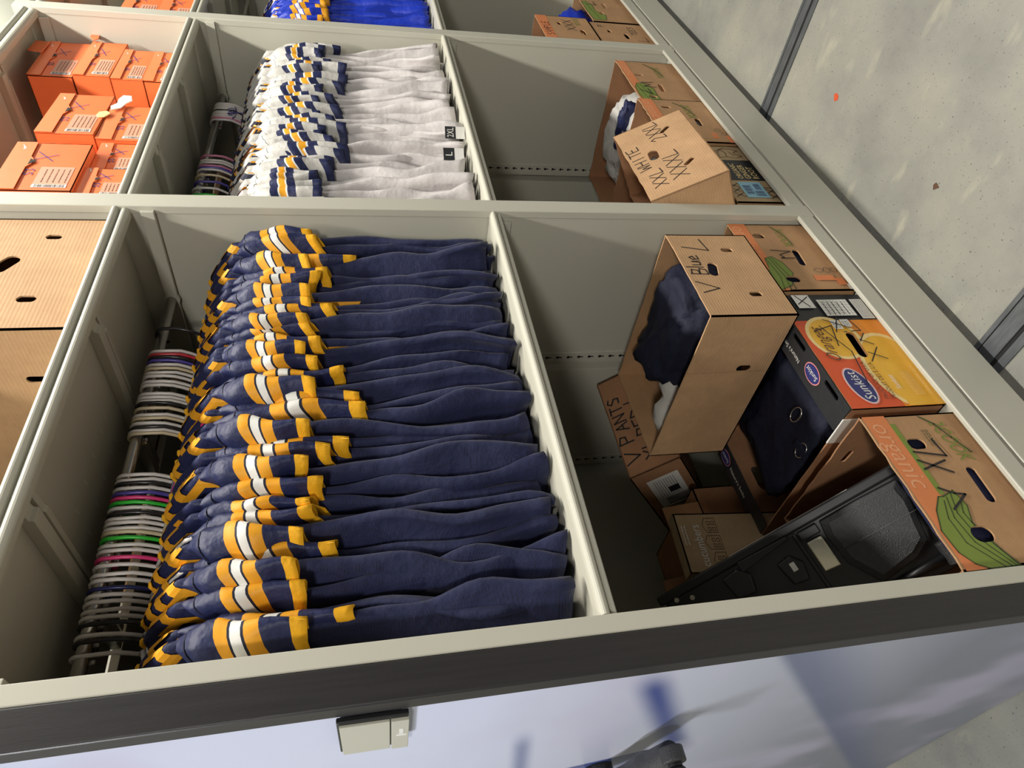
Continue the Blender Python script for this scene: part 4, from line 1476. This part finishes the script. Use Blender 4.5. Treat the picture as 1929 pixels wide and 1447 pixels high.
# local frame: x along, y = depth (e2), z = up (-e1); front face looks to the aisle
L0 = Vector((1.140, 1.665, -0.792)) + e1 * 0.17
c = Carton('taped_carton', tuple(L0), (0.40, 0.42, 0.17), 'taped carton marked V PANTS XL RED tilted behind the plain carton', 'box', M['card_dark'], open_top=False, basis=(ux, e2, -e1), seed=13)
c.strokes('front', write('V', 0.045, 0.112, 0.050, 0.045) + write('P', 0.125, 0.115, 0.048, 0.035) + write('ANTS', 0.175, 0.115, 0.042, 0.030) + write('XL', 0.040, 0.062, 0.038, 0.032) + write('RED', 0.135, 0.062, 0.038, 0.030) + write('L', 0.270, 0.066, 0.040, 0.030), wd=0.0055)
c.decal('left', rects([(0.17, 0.03, 0.36, 0.135)]), M['print_white'], 'shipping_label')
c.decal('left', barcode(0.18, 0.04, 0.045, 0.07, 5) + scribble_lines(0.235, 0.115, 0.11, 9, 0.008, 0.002, 12) + rects([(0.25, 0.05, 0.285, 0.085)]), M['print_black'], 'label_print')
c.decal('left', rects([(0.125, 0.060, 0.158, 0.098)]), M['print_white'], 'routing_label')
c.text('left', 'TGH', 0.129, 0.072, 0.016, M['print_black'])
# brown carton with open flaps beneath it
c = Carton('flapped_carton', (0.585, 1.66, ZB), (0.50, 0.40, 0.345), 'brown taped carton with raised flap on the rear side under the taped one', 'box', M['card_dark'], open_top=False, seed=15)
mb = MB()
mb.prism([(0, 0), (0.004, 0), (0.064, 0.17), (0.060, 0.17)], 'x', 0.02, 0.235)
mb.v = [(x_, y_, z_ + 0.345) for x_, y_, z_ in mb.v]
mb.build('raised_flap', M['card_dark'], c.t)
mb = MB()
mb.prism([(0, 0), (0.003, 0), (0.023, 0.11), (0.020, 0.11)], 'x', 0.24, 0.45)
mb.v = [(x_, y_, z_ + 0.345) for x_, y_, z_ in mb.v]
mb.build('raised_flap', M['card'], c.t, label='lighter raised flap with red print')
# small folded cucumber carton
CK = Matrix.Rotation(radians(8), 3, 'Y')
c = Carton('cucumber_carton', (0.728, 1.572, ZB + 0.012), (0.185, 0.042, 0.490), 'narrow folded kraft carton printed cucumbers standing behind the hard case', 'box', M['card_tan'], open_top=False, rot=(0, radians(4), 0), seed=17)
c.text('front', 'cucumbers', 0.018, 0.425, 0.036, M['print_white'], 0.0, sx=0.82)
c.decal('front', scribble_lines(0.085, 0.475, 0.06, 2, 0.009, 0.003, 4), M['print_white'], 'small_print')
hs = []
for (hx_, hw_, hh_) in ((0.012, 0.048, 0.030), (0.070, 0.042, 0.038), (0.122, 0.046, 0.032)):
    zb_ = 0.372
    hs += [[(hx_, zb_), (hx_, zb_ + hh_), (hx_ + hw_ / 2, zb_ + 0.010 + hh_), (hx_ + hw_, zb_ + hh_), (hx_ + hw_, zb_), (hx_, zb_)]]
    for a in range(2):
        for b_ in range(2):
            u, v = hx_ + 0.006 + a * hw_ * 0.42, zb_ + 0.005 + b_ * 0.013
            hs += [[(u, v), (u + 0.010, v), (u + 0.010, v + 0.008), (u, v + 0.008), (u, v)]]
c.strokes('front', hs, M['print_brown'], 0.0013, 'house_drawing')

# hard case standing tilted in the vegetable carton
E1 = Vector((0.661, 1.500, -0.689))
dv = Vector((0.1055, -0.6553, -0.7479)).normalized()
wv = Vector((-0.8963, 0.2631, -0.3569))
wv = (wv - dv * wv.dot(dv)).normalized()
# local: x along the case (down), -y across it, z towards the aisle
cs = empty('hard_case', tuple(E1), 'black moulded hard case with pale metal latch leaning in the vegetable carton', 'case')
cs.rotation_euler = Matrix((dv, -wv, dv.cross(-wv))).transposed().to_euler()


def cq(pts):
    return [(a, -b_) for a, b_ in pts]


CL, CW = 0.640, 0.225
MB().box(0.0, CL, -CW, 0.0, -0.075, 0.0).build('shell', M['black'], cs, bevel=0.008)
MB().box(-0.012, CL + 0.004, -0.006, 0.016, -0.085, 0.004).build('rim', M['black'], cs, bevel=0.004)
MB().box(0.190, 0.500, 0.0160, 0.0168, -0.030, -0.012).build('paper_strip', M['print_white'], cs)
mb = MB()
outer = [(0.409, 0.014), (0.5, 0.013), (0.594, 0.016), (0.596, 0.055), (0.573, 0.151), (0.537, 0.171), (0.447, 0.186), (0.408, 0.118), (0.403, 0.045)]
cen = (0.495, 0.085)
n_ = len(outer)
inner_ = [(cen[0] + (a - cen[0]) * 0.80, cen[1] + (b_ - cen[1]) * 0.80) for a, b_ in outer]
vs = [(a, -b_, 0.0) for a, b_ in outer] + [(a, -b_, 0.014) for a, b_ in outer] + [(a, -b_, 0.026) for a, b_ in inner_]
fs = [(k, n_ + k, n_ + (k + 1) % n_, (k + 1) % n_) for k in range(n_)] + [(n_ + k, 2 * n_ + k, 2 * n_ + (k + 1) % n_, n_ + (k + 1) % n_) for k in range(n_)] + [tuple(range(2 * n_, 3 * n_))]
mb.add(vs, fs)
mb.build('raised_panel', M['blackgrain'], cs, bevel=0.003, label='grained charcoal raised panel')
MB().box(0.405, 0.600, -0.088, -0.086, 0.0255, 0.0268).build('panel_groove', M['black'], cs)
MB().prism(cq([(0.358, 0.040), (0.395, 0.040), (0.395, 0.114), (0.357, 0.111)]), 'z', 0.004, 0.014).build('latch', M['silver'], cs, bevel=0.003, label='pale metal latch plate')
MB().box(0.352, 0.400, -0.034, -0.012, 0.0, 0.012).build('latch_seat', M['black'], cs, bevel=0.003)
MB().box(0.340, 0.350, -CW + 0.008, -0.010, 0.0, 0.008).build('moulded_rib', M['black'], cs, bevel=0.003)
for (a, b_, c_) in ((0.275, 0.050, 1.0), (0.150, 0.020, 1.2)):
    m_ = MB()
    q = [(a, b_), (a + 0.035 * c_, b_ - 0.005), (a + 0.055 * c_, b_ + 0.020), (a + 0.045 * c_, b_ + 0.060), (a + 0.010, b_ + 0.055)]
    m_.prism(cq(q), 'z', 0.0, 0.016)
    m_.build('moulded_boss', M['black'], cs, bevel=0.004)
MB().box(0.300, 0.312, -0.080, -0.060, 0.016, 0.020).build('catch', M['print_white'], cs, bevel=0.001)
MB().prism(cq([(0.20, 0.004), (0.33, 0.006), (0.33, 0.014), (0.20, 0.030)]), 'z', 0.0, 0.008).build('moulded_ledge', M['black'], cs, bevel=0.002)
MB().box(0.600, 0.622, -0.065, -0.035, 0.0, 0.026).build('hinge_block', M['blackgrain'], cs, bevel=0.003)
MB().tube([(0.600, -0.165, 0.012), (0.600, -0.215, 0.012)], 0.024, 18).build('wheel', M['blackgrain'], cs, bevel=0.002)
MB().tube([(0.46, -0.200, 0.010), (0.60, -0.195, 0.010)], 0.009, 12).build('pull_bar', M['black'], cs, smooth=True)
for (a, b_) in ((0.032, 0.010), (0.068, 0.022), (0.05, 0.06)):
    MB().tube([(a, -b_, 0.0), (a, -b_, 0.008)], 0.006, 10).build('rivet', M['rod'], cs)

# --- upper shelf of the nearest bay --------------------------------------
c = Carton('large_carton', (1.165, 1.022, 0.5852), (0.392, 0.57, 0.36), 'large plain light brown carton with three cut holes on the upper shelf', 'box', M['card_light'], 'plain brown cartons', seed=19, open_top=False,
           holes={'front': [slot(0.319, 0.102, 0.018, 0.034), slot(0.215, 0.172, 0.066, 0.034, -0.55), slot(0.095, 0.099, 0.021, 0.038)], 'left': [slot(0.57 - 0.145, 0.10, 0.02, 0.045)]})
c.strokes('front', [[(0.0, 0.001), (0.392, 0.001)]], M['card_dark'], 0.001, 'fold_crease')
c = Carton('shaded_carton', (1.165, 1.642, 0.5862), (0.392, 0.50, 0.36), 'brown carton in shade on the rear side directly behind the large plain carton', 'box', M['card'], 'plain brown cartons', seed=20, open_top=False)

# --- middle bay, bottom ----------------------------------------------------
c = Carton('lettuce_carton', (2.400, 1.030, ZB), (0.375, 0.53, 0.262), 'printed produce carton with green leaf print marked M beside the far upright', 'box', M['card'], 'printed produce cartons', seed=23, wobble=0.004,
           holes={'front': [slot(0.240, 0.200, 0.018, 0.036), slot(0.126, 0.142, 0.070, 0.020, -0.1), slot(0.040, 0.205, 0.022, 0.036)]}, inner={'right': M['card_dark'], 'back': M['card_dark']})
c.decal('front', rects([(0.0, 0.222, 0.375, 0.257)]), M['print_orange'], 'orange_band')
c.text('front', 'organic', 0.36, 0.250, 0.05, M['print_pale'], pi, sx=0.9)
lf = [(0.0, 0.248), (0.0, 0.175), (0.05, 0.185), (0.11, 0.180), (0.155, 0.205), (0.160, 0.235), (0.12, 0.252), (0.05, 0.256)]
c.decal('front', poly(lf), M['print_green'], 'leaf_print')
c.strokes('front', [lf + [lf[0]], [(0.0, 0.20), (0.08, 0.215), (0.15, 0.225)], [(0.0, 0.225), (0.08, 0.235), (0.14, 0.24)], [(0.05, 0.185), (0.09, 0.215)]], M['print_dark'], 0.0024, 'leaf_outline')
c.text('front', '2COOK', 0.33, 0.125, 0.045, M['print_green'], pi, sx=0.7, shear=0.3)
c.strokes('front', [[(0.350, 0.150), (0.30, 0.115), (0.24, 0.100)]], M['print_dark'], 0.004, 'swash')
c.strokes('front', write('M', 0.125, 0.165, 0.05, 0.045) + [[(0.10, 0.24), (0.06, 0.200), (0.11, 0.205)]], wd=0.004)
c = Carton('courgette_carton', (2.062, 1.016, ZB), (0.325, 0.50, 0.290), 'printed produce carton partly hidden behind the tilted marker-lettered carton', 'box', M['card'], 'printed produce cartons', seed=24, wobble=0.005,
           holes={'front': [slot(0.262, 0.198, 0.018, 0.038), slot(0.150, 0.110, 0.060, 0.022, -0.1)]}, inner={'right': M['card_dark'], 'back': M['card_dark']})
c.decal('front', rects([(0.0, 0.235, 0.325, 0.284), (0.03, 0.075, 0.07, 0.095), (0.0, 0.020, 0.05, 0.045)]), M['print_orange'], 'orange_band')
c.text('front', 'organic', 0.31, 0.278, 0.055, M['print_pale'], pi, sx=0.85)
c.text('front', '2COOK', 0.29, 0.135, 0.045, M['print_green'], pi, sx=0.7, shear=0.3)
c.strokes('front', [[(0.300, 0.160), (0.26, 0.125), (0.20, 0.105)]], M['print_dark'], 0.004, 'swash')
c.decal('front', ringpoly(0.09, 0.060, 0.010, 0.012, 0.0016) + ringpoly(0.065, 0.045, 0.010, 0.010, 0.0016) + rects([(0.03, 0.02, 0.05, 0.024)]), M['print_black'], 'badge_outline')
c.decal('front', rects([(0.0, 0.004, 0.028, 0.020)]), M['print_white'], 'white_sticker')
c = Carton('ginger_carton', (1.700, 1.028, ZB), (0.360, 0.28, 0.170), 'low kraft carton printed organic ginger root against the middle upright', 'box', M['card_tan'], 'printed produce cartons', seed=25,
           inner={'left': M['card']})
c.decal('front', rects([(0.130, 0.0, 0.262, 0.17)]), M['print_black'], 'dark_band')
c.text('front', 'ORGANIC', 0.140, 0.088, 0.028, M['print_cream'], 0.0, sx=0.78)
c.text('front', 'GINGER', 0.140, 0.060, 0.030, M['print_cream'], 0.0, sx=0.82)
c.text('front', 'ROOT', 0.140, 0.030, 0.032, M['print_cream'], 0.0, sx=0.85)
rt = [(0.29, 0.03), (0.275, 0.06), (0.285, 0.09), (0.275, 0.12), (0.30, 0.135), (0.315, 0.11), (0.335, 0.10), (0.340, 0.06), (0.325, 0.035), (0.315, 0.055), (0.30, 0.05)]
c.strokes('front', [rt + [rt[0]], [(0.285, 0.09), (0.31, 0.085), (0.335, 0.10)], [(0.29, 0.06), (0.32, 0.07)], [(0.278, 0.12), (0.305, 0.115)], [(0.34, 0.14), (0.32, 0.12), (0.345, 0.08)], [(0.27, 0.15), (0.29, 0.14), (0.31, 0.15)]], M['print_brown'], 0.0024, 'ginger_drawing')
c.decal('front', rects([(0.025, 0.045, 0.118, 0.125)]), M['print_blue'], 'blue_label')
c.decal('front', barcode(0.035, 0.055, 0.03, 0.030, 7) + barcode(0.072, 0.055, 0.035, 0.022, 8) + barcode(0.045, 0.092, 0.05, 0.025, 9) + scribble_lines(0.035, 0.088, 0.07, 1, 0.006, 0.0015, 5), M['print_navy'], 'barcode_print')
c.strokes('front', write('XXL', 0.02, 0.010, 0.035, 0.025) + write('XXX', 0.03, 0.130, 0.030, 0.022), wd=0.003)
# tilted plain carton with marker sizes
K = 0.975
P0, P1, P2, P3 = [Vector(q) * K for q in ((2.173, 1.065, -0.889), (2.170, 0.953, -1.104), (1.693, 0.918, -1.079), (1.696, 1.030, -0.864))]
ux = (P1 - P2).normalized()
uz = (P3 - P2)
uz = (uz - ux * uz.dot(ux)).normalized()
uy = uz.cross(ux)
WX, HX = (P1 - P2).length, (P3 - P2).length
c = Carton('plain_carton', tuple(P2), (WX, 0.245, HX), 'plain brown carton lettered XXL WHITE tipped back on the ginger carton', 'box', M['card_light'], 'plain brown cartons', basis=(ux, uy, uz), seed=27, wobble=0.003,
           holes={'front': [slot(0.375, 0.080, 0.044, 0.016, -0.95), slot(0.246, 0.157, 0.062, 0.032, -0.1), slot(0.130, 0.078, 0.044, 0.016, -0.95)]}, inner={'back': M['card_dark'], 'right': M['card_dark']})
c.strokes('front', write('XXL', 0.055, 0.165, 0.042, 0.030, -0.05) + write('WHITE', 0.175, 0.182, 0.038, 0.027, 0.05) + write('XXXL', 0.062, 0.098, 0.050, 0.036, -0.05) + write('2XXL', 0.322, 0.088, 0.050, 0.028, 0.05), wd=0.0034)
heap('white_jersey_stack', (2.56, 1.27, ZB + 0.17), (0.22, 0.34, 0.22), M['whitecloth'], 'white and navy trimmed clothes bulging from the green leaf carton', 'clothing', 61, amp=0.3)
heap('white_jersey_bundle', (2.225, 1.20, ZB + 0.13), (0.28, 0.33, 0.24), M['whitecloth'], 'white clothes in the produce carton behind the tilted carton', 'clothing', 62, amp=0.08)
heap('navy_trimmed_jersey', (2.53, 1.20, ZB + 0.245), (0.05, 0.20, 0.07), M['navy'], 'navy edged garment lying on the white clothes pile', 'clothing', 63, amp=0.35)
heap('white_cloth', (1.93, 1.055, -0.985), (0.10, 0.07, 0.08), M['whitecloth'], 'bright white cloth seen through the hole of the tilted carton', 'clothing', 64, amp=0.3)
heap('white_cloth', (1.86, 1.45, ZB + 0.12), (0.20, 0.20, 0.20), M['whitecloth'], 'white clothes in shade behind the tilted carton near the middle upright', 'clothing', 65, amp=0.3)

# --- farthest bay, bottom --------------------------------------------------
c = Carton('kale_carton', (3.225, 1.030, ZB), (0.37, 0.50, 0.235), 'printed produce carton marked L at the back of the farthest bay', 'box', M['card'], 'printed produce cartons', seed=33, wobble=0.003,
           holes={'front': [slot(0.215, 0.125, 0.070, 0.022, -0.1), slot(0.11, 0.165, 0.034, 0.022)]})
lf = [(0.02, 0.225), (0.02, 0.165), (0.09, 0.150), (0.14, 0.190), (0.22, 0.185), (0.27, 0.205), (0.26, 0.228), (0.12, 0.232)]
c.decal('front', poly(lf), M['print_green'], 'leaf_print')
c.strokes('front', [lf + [lf[0]], [(0.03, 0.19), (0.14, 0.205), (0.25, 0.21)]], M['print_dark'], 0.0024, 'leaf_outline')
c.strokes('front', write('L', 0.22, 0.165, 0.05, 0.045), wd=0.004)
c = Carton('lower_carton', (2.965, 1.032, ZB), (0.255, 0.48, 0.262), 'plain produce carton marked L under the lettered one in the farthest bay', 'box', M['card'], 'plain brown cartons', seed=34, open_top=False,
           holes={'front': [slot(0.15, 0.19, 0.034, 0.018), slot(0.10, 0.12, 0.060, 0.022)]})
c.strokes('front', write('PJ', 0.20, 0.20, 0.03, 0.02) + write('L', 0.05, 0.03, 0.05, 0.04) + write('TEES', 0.12, 0.06, 0.03, 0.02), wd=0.003)
c = Carton('lettered_carton', (2.965, 1.030, ZB + 0.2635), (0.285, 0.50, 0.245), 'produce carton lettered SAMPLE XXX on top in the farthest bay', 'box', M['card'], 'printed produce cartons', seed=35,
           holes={'front': [slot(0.195, 0.150, 0.036, 0.018), slot(0.105, 0.060, 0.060, 0.024)]}, inner={'back': M['card_dark'], 'right': M['card_dark']})
c.decal('front', rects([(0.0, 0.195, 0.285, 0.245)]), M['print_orange'], 'orange_band')
c.strokes('front', write('SAMPLE', 0.05, 0.200, 0.032, 0.022) + write('XXX', 0.12, 0.085, 0.045, 0.035), wd=0.0032)
c.text('front', '2COOK', 0.27, 0.075, 0.035, M['print_green'], pi, sx=0.7)
heap('royal_jersey_heap', (3.42, 1.26, ZB + 0.22), (0.32, 0.36, 0.26), M['royal'], 'shiny royal blue clothes heaped in the carton marked L', 'clothing', 71, amp=0.3)
heap('royal_jersey_heap', (3.50, 1.40, -0.90), (0.26, 0.30, 0.42), M['royal'], 'royal blue clothes hanging over the back of the farthest bay', 'clothing', 72, amp=0.3)
c = Carton('leaning_carton', (3.255, 1.30, ZB + 0.237), (0.40, 0.22, 0.30), 'brown carton standing in shade behind the lettered one in the farthest bay', 'box', M['card_dark'], seed=36, open_top=False)


# --- shoe boxes --------------------------------------------------------------
def swoosh(x, y, s):
    return poly([(x, y), (x + 0.2 * s, y - 0.25 * s), (x + 0.45 * s, y - 0.20 * s), (x + 1.2 * s, y + 0.30 * s), (x + 0.42 * s, y + 0.02 * s), (x + 0.22 * s, y + 0.02 * s)])


def shoebox(x, y, z, w_, h_, d_, label, yaw=0.0, seed=0, extra=(), roll=0.0):
    c = Carton('shoe_box', (x, y, z), (w_, d_, h_), label, 'box', M['orange'], 'orange shoe boxes', rot=(0, roll, yaw), open_top=False, seed=seed, wall=0.002)
    rg = random.Random(seed)
    # label sticker with barcode, hand-drawn cross, swoosh on the tucked flap
    c.decal('front', rects([(w_ * 0.06, h_ * 0.08, w_ * 0.48, h_ * 0.52)]), M['shoelabel'], 'size_label')
    c.decal('front', rects([(w_ * 0.06, h_ * 0.08, w_ * 0.12, h_ * 0.52)]), M['print_white'], 'barcode_strip')
    c.decal('front', barcode(w_ * 0.065, h_ * 0.11, w_ * 0.05, h_ * 0.38, seed, True) + scribble_lines(w_ * 0.16, h_ * 0.42, w_ * 0.27, 5, h_ * 0.075, 0.002, seed), M['print_brown'], 'label_print')
    q = w_ * 0.60
    c.strokes('front', [[(q, h_ * 0.42), (q + w_ * 0.20, h_ * 0.66)], [(q + 0.03 * w_, h_ * 0.66), (q + w_ * 0.14, h_ * 0.38)]] + write('S3', w_ * 0.30, h_ * 0.58, h_ * 0.13), M['blueink'], 0.0024)
    fm = MB()
    fh = h_ * 0.30
    fm.prism([(0.002, h_ - fh), (w_ * 0.45, h_ - fh * 0.95), (w_ * 0.52, h_ - fh * 1.12), (w_ * 0.62, h_ - fh * 1.12), (w_ * 0.68, h_ - fh * 0.95), (w_ - 0.002, h_ - fh * 0.9), (w_ - 0.003, h_ + 0.001), (0.003, h_ + 0.001)], 'y', -0.0040, -0.0022)
    f_ = fm.build('tuck_flap', M['orange_flap'], c.t)
    sm = MB()
    for v, f in swoosh(w_ * 0.82, h_ * 0.87, h_ * 0.13):
        sm.add([(p[0], -0.0044, p[1]) for p in v], f)
    sm.build('swoosh_mark', M['print_white'], f_)
    nt_ = MB().prism([(w_ * 0.50, h_ - fh * 1.0), (w_ * 0.57, h_ - fh * 1.28), (w_ * 0.62, h_ - fh * 1.0)], 'y', -0.0046, -0.0042)
    nt_.build('tuck_notch', M['keyhole'], f_)
    for (pl, m_, nm_, lb_) in extra:
        MB().prism(pl, 'y', -0.012, -0.009).build(nm_, M[m_], c.t, bevel=0.0008, label=lb_)
    # white marks printed along the side facing the near end
    c.text('left', 'JUST DO IT', d_ * 0.35, h_ * 0.10, h_ * 0.16, M['print_cream'], 0.0)
    return c


ZS = 0.5855
shoebox(1.700, 1.045, ZS, 0.135, 0.118, 0.34, 'orange shoe box low at the near end of the shoe box shelf', seed=1)
shoebox(1.695, 1.030, ZS + 0.1195, 0.240, 0.180, 0.34, 'orange shoe box with white hand slot sticker on top at the near end', seed=2)
shoebox(1.850, 1.060, ZS, 0.150, 0.117, 0.33, 'orange shoe box half hidden behind the shelf lip, second from the near end', seed=3)
shoebox(2.020, 1.060, ZS, 0.225, 0.140, 0.34, 'orange shoe box with torn pale flaps, lower one of the middle stack', yaw=0.02, seed=4, extra=(([(0.175, 0.132), (0.190, 0.108), (0.225, 0.098), (0.245, 0.086), (0.278, 0.094), (0.280, 0.118), (0.250, 0.126), (0.222, 0.124), (0.200, 0.138)], 'print_white', 'torn_flap', 'torn white inner flap'), ([(0.125, 0.140), (0.150, 0.128), (0.165, 0.140), (0.158, 0.160), (0.135, 0.164), (0.122, 0.154)], 'print_cream', 'torn_tab', 'pale oval tab')))
shoebox(2.030, 1.050, ZS + 0.145, 0.275, 0.150, 0.36, 'large orange shoe box on top of the middle stack', yaw=0.04, seed=5)
shoebox(2.500, 1.095, ZS, 0.250, 0.105, 0.34, 'orange shoe box at the foot of the far stack', seed=6)
shoebox(2.505, 1.095, ZS + 0.107, 0.255, 0.100, 0.34, 'orange shoe box, second up in the far stack', yaw=0.01, seed=7)
shoebox(2.510, 1.090, ZS + 0.210, 0.300, 0.112, 0.35, 'orange shoe box with loose tab, third up in the far stack', yaw=0.02, seed=8, extra=(([(0.285, 0.108), (0.300, 0.095), (0.335, 0.098), (0.352, 0.110), (0.345, 0.126), (0.318, 0.126)], 'orange_flap', 'loose_tab', None),))
shoebox(2.515, 1.100, ZS + 0.326, 0.285, 0.135, 0.36, 'orange shoe box with raised side flap, topmost of the far stack', yaw=0.0, seed=9, extra=(([(0.165, 0.128), (0.255, 0.126), (0.262, 0.172), (0.175, 0.176)], 'orange_flap', 'raised_flap', None),))
for k, (xx, zz, ww, hh) in enumerate(((2.96, ZS, 0.24, 0.13), (2.96, ZS + 0.132, 0.26, 0.13), (3.24, ZS, 0.26, 0.15), (3.24, ZS + 0.152, 0.24, 0.12))):
    shoebox(xx, 1.05, zz, ww, hh, 0.34, 'orange shoe box of the farthest bay, %s' % ['lower near one', 'upper near one', 'lower far one', 'upper far one'][k], seed=20 + k)
print('objects', len(bpy.data.objects))
